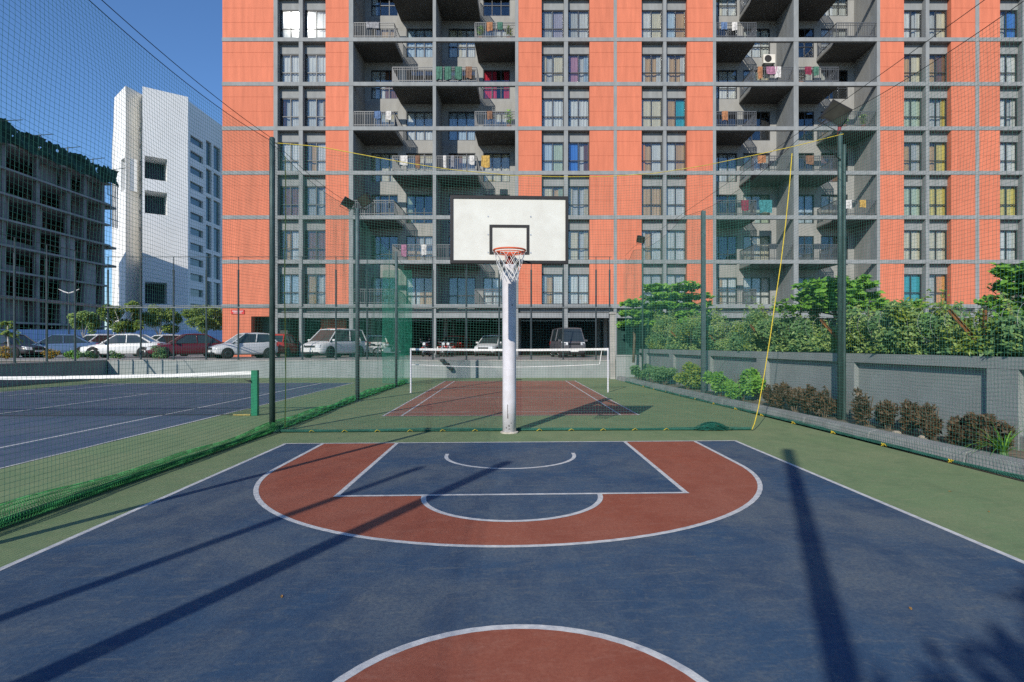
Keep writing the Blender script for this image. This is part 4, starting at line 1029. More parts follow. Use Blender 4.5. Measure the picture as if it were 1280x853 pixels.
# ------------------------------------------------------------------ broad-leaved trees behind the wall
def layered_tree(label, x, y, z0, H, W, seed, lm=LEAF_A, leaf=0.2, tiers=3, per=18, low=0.55, name='broadleaf_tree'):
    o = thing(name, label, 'tree', (x, y, z0)); g = random.Random(seed)
    tr = MB(); tr.tube([(0,0,-0.05), (0.05,0.02,H*0.4), (-0.03,0.04,H*0.75), (0,0,H*0.96)], [0.07,0.06,0.04,0.02], 8)
    C, D = [], []
    for t in range(tiers):
        z = H*(low+(0.93-low)*t/max(1, tiers-1)); w = W*(1.0-0.35*t/max(1, tiers-1))
        for b in range(7):
            a = 2*math.pi*b/7+g.uniform(-0.3,0.3)+t; L_ = w*g.uniform(0.55,1.0)
            pts = [(0,0,z-0.15), (L_*0.5*math.cos(a),L_*0.5*math.sin(a),z), (L_*math.cos(a),L_*math.sin(a),z+0.06*g.uniform(-1,1.5))]
            tr.tube(pts, [0.025,0.016,0.006], 5)
            for r in range(per//3):
                q = 0.3+0.75*g.random(); cx, cy = L_*q*math.cos(a)+g.gauss(0,0.07*W), L_*q*math.sin(a)+g.gauss(0,0.07*W); cz = z+0.06+g.gauss(0,0.05)
                for l in range(9):
                    aa = 6.28*l/9+g.uniform(-0.3,0.3); C.append((cx+leaf*0.45*math.cos(aa), cy+leaf*0.45*math.sin(aa), cz+g.uniform(-0.05,0.06))); D.append((math.cos(aa),math.sin(aa),0.15+0.3*g.random()))
    tr.build('trunk', BARK, o, True)
    V, Fc = leaf_cloud(np.array(C), leaf, 1.6, 0.55, seed, np.array(D)*2.2); np_obj('crown', V, Fc, lm, o)
    return o
yy = 27.2; q = P(835, yy); layered_tree('spreading broad leaved tree by the gate pier, tallest over the wall', q[0]+0.2, q[1], 0.5, 4.1, 2.5, 3, LEAF_A, 0.25, 5, 48, 0.52)
yy = 26.5; q = P(790, yy); layered_tree('small broad leaved tree leaning over the green screen', q[0]+0.2, q[1]+0.6, 0.9, 2.9, 1.0, 8, LEAF_A, 0.22, 3, 33, 0.60)
yy = 14.3; q = P(1046, yy); layered_tree('flat topped broad leaved tree behind the tall floodlight pole', q[0], q[1], 0.5, 2.78, 1.5, 5, LEAF_A, 0.17, 3, 48, 0.74)
yy = 9.9; q = P(1268, yy); layered_tree('broad leaved tree rising above the rusty bracket', q[0]+0.35, q[1], 0.5, 2.55, 1.05, 6, LEAF_A, 0.14, 4, 42, 0.62)
yy = 15.5; q = P(1120, yy); layered_tree('low broad leaved tree half sunk in the hedge', q[0]+0.2, q[1], 0.5, 2.3, 1.1, 9, LEAF_A, 0.15, 3, 42, 0.66)
# tree behind the court end, its crown throws the leafy shadow on the blue paint
def round_tree(label, x, y, z0, H, cw, ch, n, leaf, lm, bark, seed, name='street_tree', fork=0.45, cat='tree', r0=0.09):
    o = thing(name, label, cat, (x, y, z0)); g = random.Random(seed); m = MB()
    m.tube([(0,0,-0.05), (0.02,0,H*fork*0.6), (0.0,0.03,H*fork)], [r0, r0*0.8, r0*0.65], 8)
    tips = []
    for i in range(6):
        a = 6.28*i/6+g.uniform(-0.4,0.4); L_ = cw*g.uniform(0.35,0.7)
        e = (L_*math.cos(a), L_*math.sin(a), H*fork+(H-H*fork)*g.uniform(0.35,0.75)); tips.append(e)
        m.tube([(0,0.02,H*fork-0.05), (e[0]*0.45,e[1]*0.45,H*fork+(e[2]-H*fork)*0.6), e], [r0*0.55, r0*0.35, r0*0.12], 6)
    m.build('trunk', bark, o, True)
    C, D = [], []
    for i in range(24):
        a = g.uniform(0,6.28); rr = cw*math.sqrt(g.random())*0.82; zc = H-ch*(0.15+0.75*g.random())
        f = math.sqrt(max(0.05, 1-((zc-(H-ch*0.5))/(ch*0.5))**2*0.7))
        c, d = ball_pts((rr*f*math.cos(a), rr*f*math.sin(a), zc), (cw*0.25, cw*0.25, ch*0.17), n//24, seed*50+i, 0.35); C.append(c); D.append(d)
    V, Fc = leaf_cloud(np.concatenate(C), leaf, 0.5, 0.5, seed, np.concatenate(D)); np_obj('crown', V, Fc, lm, o)
    return o
round_tree('leafy tree standing beyond the near end of the court', -1.8, -8.1, 0, 6.5, 1.9, 3.2, 1700, 0.24, LEAF_A, BARK, 5)

# ------------------------------------------------------------------ car park trees, hoarding, street light
def car_xy(px, d): return P(px, d)
hd = thing('site_hoarding', 'long blue corrugated sheet hoarding along the building site', 'fence', (*P(-60, 66), PKZ), R(4))
hw_ = 34.0; m_b = mat('hoarding_blue', (0.012,0.060,0.19), 0.55, 0.12, 1.0)
sheet_me = MB(); 
for i in range(8): sheet_me.box(0.1*i, 0.1*i+0.099, -0.015-0.018*(i % 2), 0.0-0.018*(i % 2), 0, 2.6)
sm_ = sheet_me.mesh('sheet', m_b)
for i in range(int(hw_/0.82)): inst('sheet', sm_, hd, (0.82*i, 0.02*(i % 2), 0))
pm = MB(); pm.box(-0.04,0.04,0.02,0.1,0,2.7); pm_ = pm.mesh('post', FENCEP)
for i in range(9): inst('post', pm_, hd, (4.1*i, 0.03, 0))
for (px, d, top, w, lb, lm, sd) in ((153, 43, 377, 1.65, 'round crowned street tree with a pale forked trunk behind the white saloon', LEAF_T, 11), (199, 45, 380, 1.55, 'round crowned street tree behind the white parked car, middle one of the row', LEAF_T, 12), (255, 46, 378, 1.9, 'street tree by the corner of the orange building', LEAF_T, 13), (104, 52, 388, 1.3, 'thin street tree in front of the blue hoarding', LEAF_H, 14)):
    x, y = P(px, d); H = hgt(top, d)-PKZ; round_tree(lb, x, y, PKZ, H, w, H*0.56, 5200, 0.19, lm, BARKP, sd, fork=0.36, r0=0.07)
# small palm-like tree at the left
x, y = P(10, 33); pt_ = thing('young_tree', 'young tree with drooping yellow green leaves beside the side fence', 'tree', (x, y, PKZ))
m = MB(); m.tube([(0,0,-0.05),(0.03,0,0.8),(-0.04,0.02,1.5),(0.0,0,2.1)], [0.05,0.045,0.035,0.02], 8); m.build('trunk', BARKP, pt_, True)
Cc, Dd = [], []
g = random.Random(2)
for i in range(16):
    a = g.uniform(0,6.28); el = g.uniform(-0.1,1.0); L_ = g.uniform(0.5,0.95); z0_ = g.uniform(1.2,2.0)
    for k in range(14):
        t = (k+1)/14; r = L_*t*math.cos(el*(1-0.5*t)); z = z0_+L_*math.sin(el)*t-0.45*t*t
        for s in (-1, 1): Cc.append((r*math.cos(a)-s*0.05*math.sin(a), r*math.sin(a)+s*0.05*math.cos(a), z)); Dd.append((math.cos(a)*0.6-s*math.sin(a), math.sin(a)*0.6+s*math.cos(a), -0.3))
V, Fc = leaf_cloud(np.array(Cc), 0.20, 0.6, 0.35, 3, np.array(Dd)*2); np_obj('crown', V, Fc, LEAF_T, pt_)
for j, (px, d, lm, lb, sz) in enumerate(((8, 31.5, LEAF_O, 'golden leaved bush at the foot of the young tree', 0.62), (62, 31.6, LEAF_O, 'small golden bush in front of the blue car', 0.5), (88, 31.8, LEAF_A, 'low green bush in front of the blue car', 0.5), (110, 32.0, LEAF_D, 'dark green bush between the blue car and the white saloon', 0.45), (147, 32.3, LEAF_D, 'clipped dark bush in front of the white saloon', 0.42), (199, 32.5, LEAF_D, 'thin dark bush in front of the maroon car', 0.45))):
    x, y = P(px, d); o = shrub('bush', lb, 'bush', x, y, sz, sz*1.1 if j != 5 else 0.75, lm, 700, 0.10, 0.5, 400+j); o.location.z = PKZ
x, y = P(86, 60); sl = thing('street_light', 'tall street light with two wing shaped arms before the building site', 'street light', (x, y, PKZ))
zt = hgt(366, 60)-PKZ; m = MB(); m.tube([(0,0,0),(0,0,zt)], [0.08,0.05], 8); m.build('pole', FENCEP, sl, True)
for s in (-1, 1): m = MB(); m.tube([(0,0,zt-0.05),(s*0.45,0,zt+0.08),(s*1.05,0,zt+0.38)], [0.05,0.06,0.03], 6); m.build('lamp_arm', mat('lamp_white', (0.6,0.6,0.58), 0.5, 0.1, 5), sl)

# ------------------------------------------------------------------ building site (concrete frame, facing the court)
CX = -65.0
cb = thing('unfinished_building', 'unfinished concrete frame building with open floors and green netting along its top', 'building', (CX, 60, PKZ), 0)
CRAW = mat('raw_concrete', (0.21,0.21,0.20), 0.95, 0.25, 0.35, 0.3, 6)
CRAW2 = mat('raw_blockwork', (0.29,0.29,0.28), 0.95, 0.2, 0.5, 0.2, 8)
slz = [4.8-PKZ+3.3*i for i in range(8)]; L0, L1 = 0.0, 36.0; CBD = 20.0
for z in [0.6]+slz:
    m = MB(); m.box(-CBD, 0.30, L0, L1+ (0.5 if z > 15 else 0.0), z-0.26, z); m.build('floor_slab', CRAW2, cb)
m = MB(); m.box(-CBD, 0.05, L0+0.1, L1-0.1, slz[-1]+0.01, slz[-1]+1.1); m.build('parapet', CRAW, cb)
ys = [0.3, 5.9, 11.6, 17.2, 22.6, 28.2, 31.5, 35.5]
for yv in ys:
    for xx in (-0.15, -6.0, -13.0):
        m = MB(); m.box(xx-0.55, xx, yv-0.3, yv+0.3, -0.5, slz[-1]-0.28); m.build('column', CRAW, cb)
m = MB(); m.box(-9.0, -8.7, L0, L1, -0.5, slz[-1]-0.3); m.build('core_wall', DARKIN, cb)
g = random.Random(9)
lv = [-0.5]+[0.6]+slz
for k in range(len(lv)-1):
    z0_, z1_ = lv[k], lv[k+1]-0.282
    if z1_-z0_ < 1.5: continue
    for (u0, u1, kmax) in ((14.4, 16.9, 7), (26.9, 27.9, 6), (28.5, 29.6, 6), (31.8, 34.0, 5)):
        if k < kmax: m = MB(); m.box(-0.60, -0.30, u0, u1, z0_+0.005, z1_); m.build('infill_wall', CRAW2, cb)
    for b in range(len(ys)-1):
        ya, yb = ys[b]+0.31, ys[b+1]-0.31; q = g.random(); dep = g.choice([-1.6, -2.4, -3.2])
        m = MB()
        if q < 0.40: m.box(dep-0.2, dep, ya+(yb-ya)*0.35, yb, z0_+0.005, z1_)
        elif q < 0.62: m.box(dep-0.2, dep, ya, yb, z0_+0.005, z0_+1.0)
        elif q < 0.75: m.box(-1.2, -1.0, ya, ya+(yb-ya)*0.3, z0_+0.005, z1_)
        else: continue
        m.build('infill_wall', CRAW, cb)
# end wall towards the tower
for k in range(len(lv)-1):
    z0_, z1_ = lv[k]+0.005, lv[k+1]-0.285
    if z1_-z0_ < 1.5: continue
    m = MB(); m.box(-CBD, -0.6, L1-0.6, L1-0.35, z0_, z1_); m.build('end_wall', CRAW2, cb)
# loading platforms sticking out past the end
for z in (slz[3]+0.3, slz[4], slz[6]):
    m = MB(); m.box(-3.5, 0.1, L1+0.5, L1+2.2, z-0.5, z-0.15); m.build('platform', CRAW, cb)
# netting
NETG = mat('site_netting', (0.015,0.055,0.042), 0.9, 0.5, 0.9)
g = np.random.default_rng(3); V, Fc = [], []
nu, nw = 150, 9
for i in range(nu+1):
    y = -0.5+38.2*i/nu
    top = slz[-1]+2.3+0.18*math.sin(y*0.9)+0.12*g.normal(); bot = slz[-1]+0.1-0.5*abs(math.sin(y*0.7))
    for j in range(nw+1):
        t = j/nw; V.append((0.75+0.30*math.sin(y*1.4+t*4)+0.09*g.normal(), y, bot+(top-bot)*t))
for i in range(nu):
    for j in range(nw):
        if g.random() < 0.03: continue
        a = i*(nw+1)+j; Fc.append((a, a+nw+1, a+nw+2, a+1))
np_obj('netting', V, Fc, NETG, cb)
m = MB()
for i in range(22):
    y = 1.7*i; z = slz[-1]
    m.tube([(0.4,y,z-2.0), (0.45,y,z+2.4+0.5*math.sin(i*2.1))], 0.06, 5)
    if i % 3 == 0: m.tube([(0.4,y-1.2,z+1.5), (1.6,y+2.6,z+3.2)], 0.05, 5)
m.build('scaffold_tube', mat('scaffold', (0.10,0.12,0.09), 0.7, 0.2, 3), cb)
m = MB()
for i in range(5): m.tube([(0.3,L1+0.5+0.4*i,slz[5]-0.3), (0.3,L1+0.5+0.4*i,slz[7]+0.8)], 0.07, 5)
for z in (slz[5]+0.9, slz[6]+1.4, slz[7]): m.tube([(0.3,L1,z), (0.3,L1+2.4,z)], 0.06, 5)
m.build('scaffold_frame', mat('scaffold_pale', (0.35,0.35,0.33), 0.7, 0.2, 3), cb)

# ------------------------------------------------------------------ white tower
TWH = mat('tower_white', (0.80,0.80,0.78), 0.8, 0.05, 0.15, 0.05, 4)
TWB = mat('tower_cream', (0.74,0.72,0.67), 0.8, 0.06, 0.15, 0.05, 4)
TWG = mat('tower_blue_glass', (0.05,0.08,0.12), 0.15, 0.2, 0.3, spec=0.7)
HT = 51.0
foot = [P(143,115), P(157,109.7), P(178,113.6), P(178,110), P(235,114.7), P(236,116.6), P(279,130.3), P(305,139)]
tw = thing('white_tower', 'tall white tower block with square recessed openings and strip windows', 'building', (0,0,0))
def wall_holes(name, A, B, z0, z1, holes, mt, depth, back, rev):
    """flat wall from ground point A to B with real rectangular openings (s0,s1,z0,z1), each with reveals and a back pane"""
    A, B = Vector(A), Vector(B); L_ = (B-A).length; d = (B-A)/L_; n = Vector((-d.y, d.x))      # n points away from the viewer
    sx = sorted({0.0, L_, *[h[0] for h in holes], *[h[1] for h in holes]}); zz = sorted({z0, z1, *[h[2] for h in holes], *[h[3] for h in holes]})
    W = lambda s, o, z: (A.x+d.x*s+n.x*o, A.y+d.y*s+n.y*o, z)
    m = MB()
    for i in range(len(sx)-1):
        for j in range(len(zz)-1):
            cs, cz = (sx[i]+sx[i+1])/2, (zz[j]+zz[j+1])/2
            if any(h[0] < cs < h[1] and h[2] < cz < h[3] for h in holes): continue
            m.quad(W(sx[i],0,zz[j]), W(sx[i+1],0,zz[j]), W(sx[i+1],0,zz[j+1]), W(sx[i],0,zz[j+1]))
    for (a, b, c, e) in holes:
        for q in ((a,c,a,e), (b,e,b,c), (b,c,a,c), (a,e,b,e)): m.quad(W(q[0],0,q[1]), W(q[0],depth,q[1]), W(q[2],depth,q[3]), W(q[2],0,q[3]), 1)
    w = m.build(name, [mt, rev], tw)
    for (a, b, c, e) in holes:
        mm = MB(); mm.quad(W(a,depth,c), W(b,depth,c), W(b,depth,e), W(a,depth,e)); o = mm.build('window', back, w)
    return w
def ss(px, A, B, pa, pb):     # station along a wall for a pixel column (by ray-wall intersection)
    ax, ay = A; bx, by = B; dx, dy_ = bx-ax, by-ay
    r = P(px, 1.0); L_ = math.hypot(dx, dy_)
    t = (ax*r[1]-ay*r[0])/(dy_*r[0]-dx*r[1]); return t*L_
def hz(py, px, A, B):
    s = ss(px, A, B, 0, 0); L_ = math.hypot(B[0]-A[0], B[1]-A[1]); X, Y = A[0]+(B[0]-A[0])*s/L_, A[1]+(B[1]-A[1])*s/L_
    dd = Y*CA+X*SA; return hgt(py, dd)
f = foot
wall_holes('side_wall', f[0], f[1], 0, HT, [(ss(151,f[0],f[1],0,0), ss(156,f[0],f[1],0,0), hz(240,152,f[0],f[1]), hz(200,152,f[0],f[1]))], TWH, 2.0, DARKIN, TWH)
wall_holes('link_wall', f[1], f[2], 0, HT, [(ss(174.3,f[1],f[2],0,0), ss(176.3,f[1],f[2],0,0), hz(y+5,175,f[1],f[2]), hz(y,175,f[1],f[2])) for y in (160,181,201.5,222,243,263,284)], TWB, 0.5, DARKIN, TWB)
m = MB(); m.quad((*f[2],0), (*f[3],0), (*f[3],HT), (*f[2],HT)); m.build('return_wall', TWB, tw)
A, B = f[3], f[4]
hl = [(ss(181,A,B,0,0), ss(209,A,B,0,0), hz(b_,195,A,B), hz(t_,195,A,B)) for t_, b_ in ((197,225), (239.5,268), (353,380))]
wall_holes('front_wall', A, B, 0, HT, hl, TWH, 4.5, mat('opening_dark_blue', (0.03,0.04,0.07), 0.5, 0.2, 0.3), TWH)
m = MB(); m.quad((*f[4],0), (*f[5],0), (*f[5],HT), (*f[4],HT)); m.build('corner_wall', TWH, tw)
A, B = f[5], f[6]
hl = []
for i in range(14):
    zc = hz(178, 246, A, B)-i*3.12
    if zc < 3: break
    hl.append((ss(238,A,B,0,0), ss(254,A,B,0,0), zc-0.75, zc+0.75))
for a_, b_ in ((257.5,264.5), (267,275.5)):
    for i in range(8):
        zt_ = hz(178, 262, A, B)-i*6.0
        if zt_-5.2 > 1: hl.append((ss(a_,A,B,0,0), ss(b_,A,B,0,0), zt_-5.2, zt_))
wall_holes('flank_wall', A, B, 0, HT, hl, TWH, 0.45, TWG, TWB)
m = MB(); m.quad((*f[6],0), (*f[7],0), (*f[7],HT), (*f[6],HT)); m.build('rear_flank', TWH, tw)
bk = [P(302,150), P(140,150)]
m = MB(); m.poly([(*p, HT) for p in f+bk]); m.build('roof', TWH, tw)
m = MB(); m.quad((*f[7],0), (*bk[0],0), (*bk[0],HT), (*f[7],HT)); m.quad((*bk[0],0), (*bk[1],0), (*bk[1],HT), (*bk[0],HT)); m.quad((*bk[1],0), (*f[0],0), (*f[0],HT), (*bk[1],HT)); m.build('back_wall', TWB, tw)

# ------------------------------------------------------------------ vehicles
PAINT = {}
def paint(nm, c): 
    if nm not in PAINT: PAINT[nm] = mat('car_paint_'+nm, c, 0.28, 0.05, 2, spec=0.6)
    return PAINT[nm]
SHAPES = {   # stations (y from the front, half width, sill z, shoulder z), then cabin: base front, roof front, roof rear, base rear, roof z, wheel y
 'sedan': dict(L=4.4, st=[(0,0.62,0.32,0.58),(0.12,0.74,0.24,0.68),(0.7,0.83,0.20,0.80),(1.35,0.86,0.20,0.90),(2.3,0.87,0.20,0.93),(3.4,0.86,0.20,0.97),(4.0,0.82,0.22,0.98),(4.3,0.76,0.28,0.94),(4.4,0.66,0.36,0.80)], cab=(1.15,1.95,3.05,3.80,1.46), wh=(0.80,3.45), wr=0.31),
 'hatch': dict(L=3.65, st=[(0,0.60,0.32,0.58),(0.10,0.74,0.24,0.70),(0.6,0.81,0.20,0.84),(1.1,0.83,0.20,0.93),(2.0,0.84,0.20,0.97),(3.0,0.83,0.20,1.02),(3.45,0.78,0.24,1.02),(3.65,0.68,0.32,0.92)], cab=(0.92,1.70,3.05,3.50,1.50), wh=(0.70,2.98), wr=0.29),
 'mpv': dict(L=4.5, st=[(0,0.66,0.34,0.66),(0.10,0.80,0.26,0.82),(0.6,0.88,0.22,0.98),(1.0,0.90,0.22,1.06),(2.2,0.91,0.22,1.08),(3.8,0.90,0.22,1.10),(4.35,0.86,0.26,1.10),(4.5,0.78,0.34,1.00)], cab=(0.80,1.65,4.05,4.42,1.80), wh=(0.82,3.55), wr=0.34),
 'van': dict(L=3.7, st=[(0,0.72,0.34,0.80),(0.06,0.78,0.28,0.98),(0.35,0.82,0.24,1.06),(1.0,0.83,0.24,1.08),(2.2,0.83,0.24,1.10),(3.4,0.82,0.26,1.10),(3.65,0.80,0.30,1.08),(3.7,0.74,0.36,1.0)], cab=(0.14,0.62,3.45,3.66,1.88), wh=(0.62,2.85), wr=0.28),
}
wheel_cache = {}
def car(shape, colour, px, d, heading, label, z=PKZ, mirror=True, face=True):
    sh = SHAPES[shape]; L_ = sh['L']; x, y = P(px, d)
    name = {'van': 'parked_van'}.get(shape, 'parked_car')
    o = thing(name, label, 'van' if shape == 'van' else 'car', (x, y, z), heading, 'vehicles in the car park')
    pm_ = paint(*colour); c0 = L_/2
    # body
    m = MB(); rings = []
    for (yy, w, zl, zt) in sh['st']:
        h = zt-zl; half = [(w*0.90, zl), (w*0.985, zl+0.10*h), (w, zl+0.40*h), (w*0.985, zl+0.70*h), (w*0.93, zl+0.92*h), (w*0.78, zt), (w*0.35, zt+0.018)]
        rings.append([(a, yy-c0, b) for a, b in half] + [(-a, yy-c0, b) for a, b in reversed(half)])
    m.rings(rings); b = m.build('body', pm_, o, True)
    sd = b.modifiers.new('smooth', 'SUBSURF'); sd.levels = 1; sd.render_levels = 1
    # cabin
    ya, yb, yc, yd, zr = [v for v in sh['cab']]; ya, yb, yc, yd = ya-c0, yb-c0, yc-c0, yd-c0
    def shoulder(yv):
        s = sh['st']; yv += c0
        for i in range(len(s)-1):
            if s[i][0] <= yv <= s[i+1][0]:
                t = (yv-s[i][0])/(s[i+1][0]-s[i][0]); return s[i][1]*(1-t)+s[i+1][1]*t, s[i][3]*(1-t)+s[i+1][3]*t
        return s[-1][1], s[-1][3]
    wa, za = shoulder(ya); wd, zd = shoulder(yd); wm, zm = shoulder((yb+yc)/2)
    kw, kt = 0.90, 0.70
    A_ = lambda s: Vector((s*wa*kw, ya, za-0.03)); B_ = lambda s: Vector((s*wm*kt, yb, zr-0.05)); C_ = lambda s: Vector((s*wm*kt, yc, zr-0.05)); D_ = lambda s: Vector((s*wd*kw, yd, zd-0.03)); M_ = lambda s, t: Vector((s*wm*kw, ya+(yd-ya)*t, zm-0.03))
    m = MB(); m.quad(A_(-1), A_(1), B_(1), B_(-1)); m.build('windscreen', CARGLASS, o)
    m = MB(); m.quad(D_(1), D_(-1), C_(-1), C_(1)); m.build('rear_window', CARGLASS, o)
    for s in (-1, 1):
        m = MB(); m.poly([A_(s), M_(s,0.35), M_(s,0.65), D_(s), C_(s), B_(s)]); m.build('side_window', CARGLASS, o)
    m = MB()
    for s in (-1, 1):
        m.tube([A_(s), B_(s)], 0.035, 6); m.tube([C_(s), D_(s)], 0.05, 6); m.tube([B_(s), C_(s)], 0.035, 6)
        mb = (B_(s)+C_(s))/2; mk = M_(s, 0.52); m.tube([mb, mk], 0.030, 6)
        if L_ > 4.2 and shape == 'mpv': m.tube([(B_(s)*0.2+C_(s)*0.8), M_(s,0.80)], 0.035, 6)
    m.build('window_frame', pm_, o)
    m = MB(); r2 = []
    for (yy, f_, dz) in ((yb-0.03, 0.96, -0.03), (yb+0.10, 1.0, 0.0), ((yb+yc)/2, 1.0, 0.03), (yc-0.12, 1.0, 0.0), (yc+0.05, 0.95, -0.04)):
        w = wm*kt*f_; r2.append([(-w-0.015, yy, zr-0.06+dz), (w+0.015, yy, zr-0.06+dz), (w*0.92, yy, zr-0.015+dz), (w*0.5, yy, zr+0.004+dz), (-w*0.5, yy, zr+0.004+dz), (-w*0.92, yy, zr-0.015+dz)])
    m.rings(r2); m.build('roof', pm_, o, True)
    # wheels
    wr_ = sh['wr']
    if wr_ not in wheel_cache:
        t = MB(); t.lathe([(wr_*0.62,-0.09),(wr_*0.93,-0.095),(wr_,-0.06),(wr_,0.06),(wr_*0.93,0.095),(wr_*0.62,0.09)], 20, axis='x'); 
        r_ = MB(); r_.lathe([(wr_*0.60,-0.085),(wr_*0.62,0.0),(wr_*0.60,0.085),(wr_*0.52,0.092),(wr_*0.46,0.055),(wr_*0.18,0.070),(wr_*0.12,0.085)], 10, axis='x')
        a_ = MB(); a_.lathe([(wr_*1.16,-0.05),(wr_*1.16,0.05)], 20, axis='x')
        wheel_cache[wr_] = (t.mesh('wheel', RUBBER, True), r_.mesh('rim', CHROME), a_.mesh('wheel_arch', TRIM))
    for yv in sh['wh']:
        w, _ = shoulder(yv-c0)
        for s in (-1, 1):
            wo_ = inst('wheel', wheel_cache[wr_][0], o, (s*(w-0.07), yv-c0, wr_)); inst('rim', wheel_cache[wr_][1], wo_, (0,0,0), None, (0,0,0 if s > 0 else math.pi))
            inst('wheel_arch', wheel_cache[wr_][2], o, (s*(w-0.045), yv-c0, wr_+0.015))
    # lamps, grille, plates, bumper
    s0, s1 = sh['st'][0], sh['st'][1]; zt0 = s1[3]
    for s in (-1, 1):
        m = MB(); xw = s1[1]
        m.hexa([(s*xw*0.52,-c0-0.015,zt0-0.20),(s*xw*0.90,-c0+0.045,zt0-0.19),(s*xw*0.97,-c0+0.36,zt0-0.10),(s*xw*0.60,-c0+0.30,zt0-0.10),(s*xw*0.52,-c0+0.02,zt0-0.03),(s*xw*0.88,-c0+0.10,zt0-0.02),(s*xw*0.96,-c0+0.38,zt0+0.03),(s*xw*0.60,-c0+0.32,zt0+0.01)])
        m.build('headlight', LAMPGL, o)
        e = sh['st'][-2]; m = MB(); m.hexa([(s*e[1]*0.62,L_-c0-0.06,e[3]-0.30),(s*e[1]*0.99,L_-c0-0.22,e[3]-0.30),(s*e[1]*1.0,L_-c0-0.10,e[3]-0.30),(s*e[1]*0.64,L_-c0+0.015,e[3]-0.30),(s*e[1]*0.62,L_-c0-0.06,e[3]-0.06),(s*e[1]*0.97,L_-c0-0.22,e[3]-0.06),(s*e[1]*0.97,L_-c0-0.10,e[3]-0.06),(s*e[1]*0.62,L_-c0+0.005,e[3]-0.06)])
        m.build('tail_light', REDLAMP, o)
        m = MB(); m.obox((s*(wa+0.06), ya+0.22, za+0.06), (0.09,0,0), (0,0.05,0), (0,0,0.06)); bevel(m.build('mirror', pm_, o), 0.02)
    m = MB(); m.box(-s1[1]*0.5, s1[1]*0.5, -c0-0.03, -c0+0.1, zt0-0.17, zt0-0.07); m.build('grille', TRIM, o)
    m = MB(); m.box(-s1[1]*0.78, s1[1]*0.78, -c0-0.035, -c0+0.15, 0.26, 0.36); m.build('bumper_grille', TRIM, o)
    m = MB(); m.box(-0.25, 0.25, -c0-0.05, -c0-0.036, 0.37, 0.48); m.build('number_plate', PLATE, o)
    m = MB(); m.box(-0.25, 0.25, L_-c0+0.012, L_-c0+0.03, 0.50, 0.61); m.build('number_plate', PLATE, o)
    return o
# heading 0: the nose points towards the camera (-Y)
WHT, SIL, MAR, REDC, BLU, DRK, GRY = ('white',(0.66,0.66,0.64)), ('silver',(0.55,0.56,0.56)), ('maroon',(0.10,0.010,0.018)), ('red',(0.42,0.03,0.02)), ('blue',(0.09,0.15,0.27)), ('dark',(0.03,0.025,0.03)), ('grey',(0.10,0.095,0.10))
car('sedan', DRK, 14, 36.0, R(75), 'dark saloon car beside the young tree and the golden bush')
car('sedan', BLU, 74, 37.0, R(-62), 'blue saloon car behind the small golden bush')
car('hatch', WHT, 118, 38.5, R(-25), 'small white hatchback between the blue car and the white saloon')
car('sedan', WHT, 157, 35.6, R(-78), 'white saloon car parked side on below the forked tree')
car('hatch', WHT, 201, 40.0, R(-35), 'white hatchback behind the maroon car')
car('sedan', MAR, 236, 35.2, R(-52), 'maroon saloon car next to the orange corner of the building')
car('hatch', SIL, 305, 34.4, R(-48), 'silver hatchback parked in front of the orange wall')
car('hatch', REDC, 353, 38.5, R(180), 'red hatchback seen from behind near the dark corner pole')
mp = car('mpv', WHT, 419, 36.6, R(-24), 'white people carrier parked in front of the open ground storey')
car('hatch', WHT, 468, 42.5, R(-160), 'white car deep in the ground storey behind the motorcycle')
car('hatch', REDC, 567, 44.0, R(-20), 'red car inside the dark ground storey near the grey column')
car('hatch', SIL, 615, 41.6, R(-18), 'silver car inside the dark ground storey beside the hoop pole')
car('van', GRY, 709, 37.6, R(8), 'dark grey boxy van parked under the building')

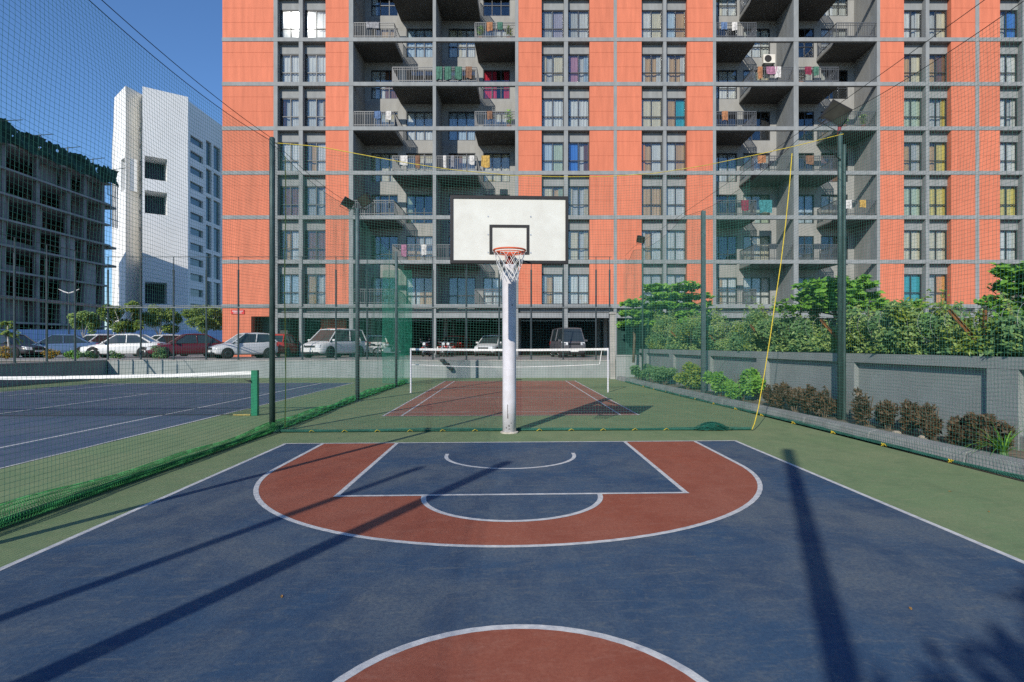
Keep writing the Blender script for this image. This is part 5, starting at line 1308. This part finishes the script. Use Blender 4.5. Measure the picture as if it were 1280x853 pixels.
def motorbike(px, d, heading, label, colr, z=PKZ):
    x, y = P(px, d); o = thing('motorcycle', label, 'motorcycle', (x, y, z), heading, 'motorcycles under the building')
    for yv in (-0.62, 0.62):
        m = MB(); ring = [(0, yv+0.27*math.cos(2*math.pi*i/18), 0.31+0.27*math.sin(2*math.pi*i/18)) for i in range(19)]; m.tube(ring, 0.045, 6, cap=False); w = m.build('wheel', RUBBER, o, True)
        m = MB(); m.lathe([(0.06,-0.05),(0.06,0.05)], 10, (0,yv,0.31), 'x')
        for i in range(6): m.tube([(0,yv,0.31),(0,yv+0.25*math.cos(i*1.047),0.31+0.25*math.sin(i*1.047))], 0.008, 4)
        m.build('spokes', CHROME, w)
    pm_ = mat('bike_paint_'+colr[0], colr[1], 0.3, 0.05, 2, spec=0.6)
    m = MB(); m.rings([[(s*w_, yy, zz) for s, zz in ((-1,z_-0.07),(1,z_-0.07),(0.8,z_+0.07),(-0.8,z_+0.07))] for yy, w_, z_ in ((-0.32,0.06,0.80),(-0.15,0.13,0.82),(0.05,0.11,0.80),(0.14,0.07,0.77))]); m.build('tank', pm_, o, True)
    m = MB(); m.rings([[(-w_,yy,zz-0.05),(w_,yy,zz-0.05),(w_*0.9,yy,zz+0.03),(-w_*0.9,yy,zz+0.03)] for yy, w_, zz in ((0.12,0.10,0.77),(0.35,0.13,0.77),(0.62,0.12,0.82),(0.78,0.07,0.84))]); m.build('seat', TRIM, o, True)
    m = MB(); m.box(-0.12,0.12,-0.22,0.20,0.28,0.62); m.tube([(0,-0.28,0.75),(0,-0.2,0.35),(0,0.25,0.32),(0,0.4,0.72)], 0.03, 6); m.build('engine', CHROME, o)
    m = MB(); m.tube([(-0.08,-0.62,0.31),(-0.07,-0.36,0.92)], 0.025, 6); m.tube([(0.08,-0.62,0.31),(0.07,-0.36,0.92)], 0.025, 6); m.tube([(-0.33,-0.26,1.0),(-0.1,-0.36,0.96),(0.1,-0.36,0.96),(0.33,-0.26,1.0)], 0.016, 6); m.build('fork', CHROME, o)
    m = MB(); m.lathe([(0.03,0.08),(0.09,0.04),(0.10,0.0),(0.09,-0.015)], 12, (0,-0.47,0.86), 'y'); m.build('headlight', LAMPGL, o)
    for s in (-1, 1): m = MB(); m.tube([(s*0.26,-0.29,1.0),(s*0.30,-0.30,1.14)], 0.008, 5); m.obox((s*0.31,-0.30,1.17), (0.05,0,0), (0,0.012,0), (0,0,0.035)); m.build('mirror', TRIM, o)
    m = MB(); m.rings([[(-0.07,yy,zz),(0.07,yy,zz),(0.05,yy,zz+0.03),(-0.05,yy,zz+0.03)] for yy, zz in ((-0.92,0.52),(-0.75,0.61),(-0.55,0.63),(-0.40,0.58))]); m.build('mudguard', pm_, o)
    m = MB(); m.tube([(0.14,0.0,0.30),(0.15,0.4,0.30),(0.16,0.85,0.36)], [0.025,0.04,0.045], 7); m.build('exhaust', CHROME, o)
motorbike(484, 38.2, R(-70), 'white motorcycle parked beside the white people carrier', ('white',(0.6,0.6,0.6)))
motorbike(466, 38.4, R(-55), 'dark motorcycle between the people carrier and the white motorcycle', ('dark',(0.05,0.05,0.06)))
motorbike(533, 39.2, R(-12), 'red motorcycle at the near edge of the dark ground storey', ('red',(0.4,0.04,0.03)))
motorbike(553, 38.6, R(15), 'black motorcycle by the grey column of the open ground storey', ('dark',(0.05,0.05,0.06)))
motorbike(562, 38.9, R(-8), 'small motorcycle in front of the red car under the building', ('maroon',(0.25,0.03,0.03)))

# ------------------------------------------------------------------ litter on the courts
lmesh = MB(); lmesh.poly([(-0.05,0,0.004), (-0.02,0.018,0.012), (0.02,0.016,0.014), (0.055,0,0.006), (0.02,-0.016,0.016), (-0.02,-0.018,0.010)])
lme = lmesh.mesh('fallen_leaf', mat('dry_leaf', (0.36,0.20,0.06), 0.9, 0.3, 30))
for px, py, a, zz in ((279,556,0.4,0.0), (1138,762,1.2,0.003), (352,747,2.0,0.003), (1188,615,2.6,0.0), (1236,640,1.0,0.0)):
    x, y = G(px, py); o = add('fallen_leaf', lme, None, (x, y, zz+0.001), a); o.scale = (0.45,)*3
    tag(o, 'small dry brown leaf lying flat on the painted court', 'leaf', 'dry leaves on the courts')
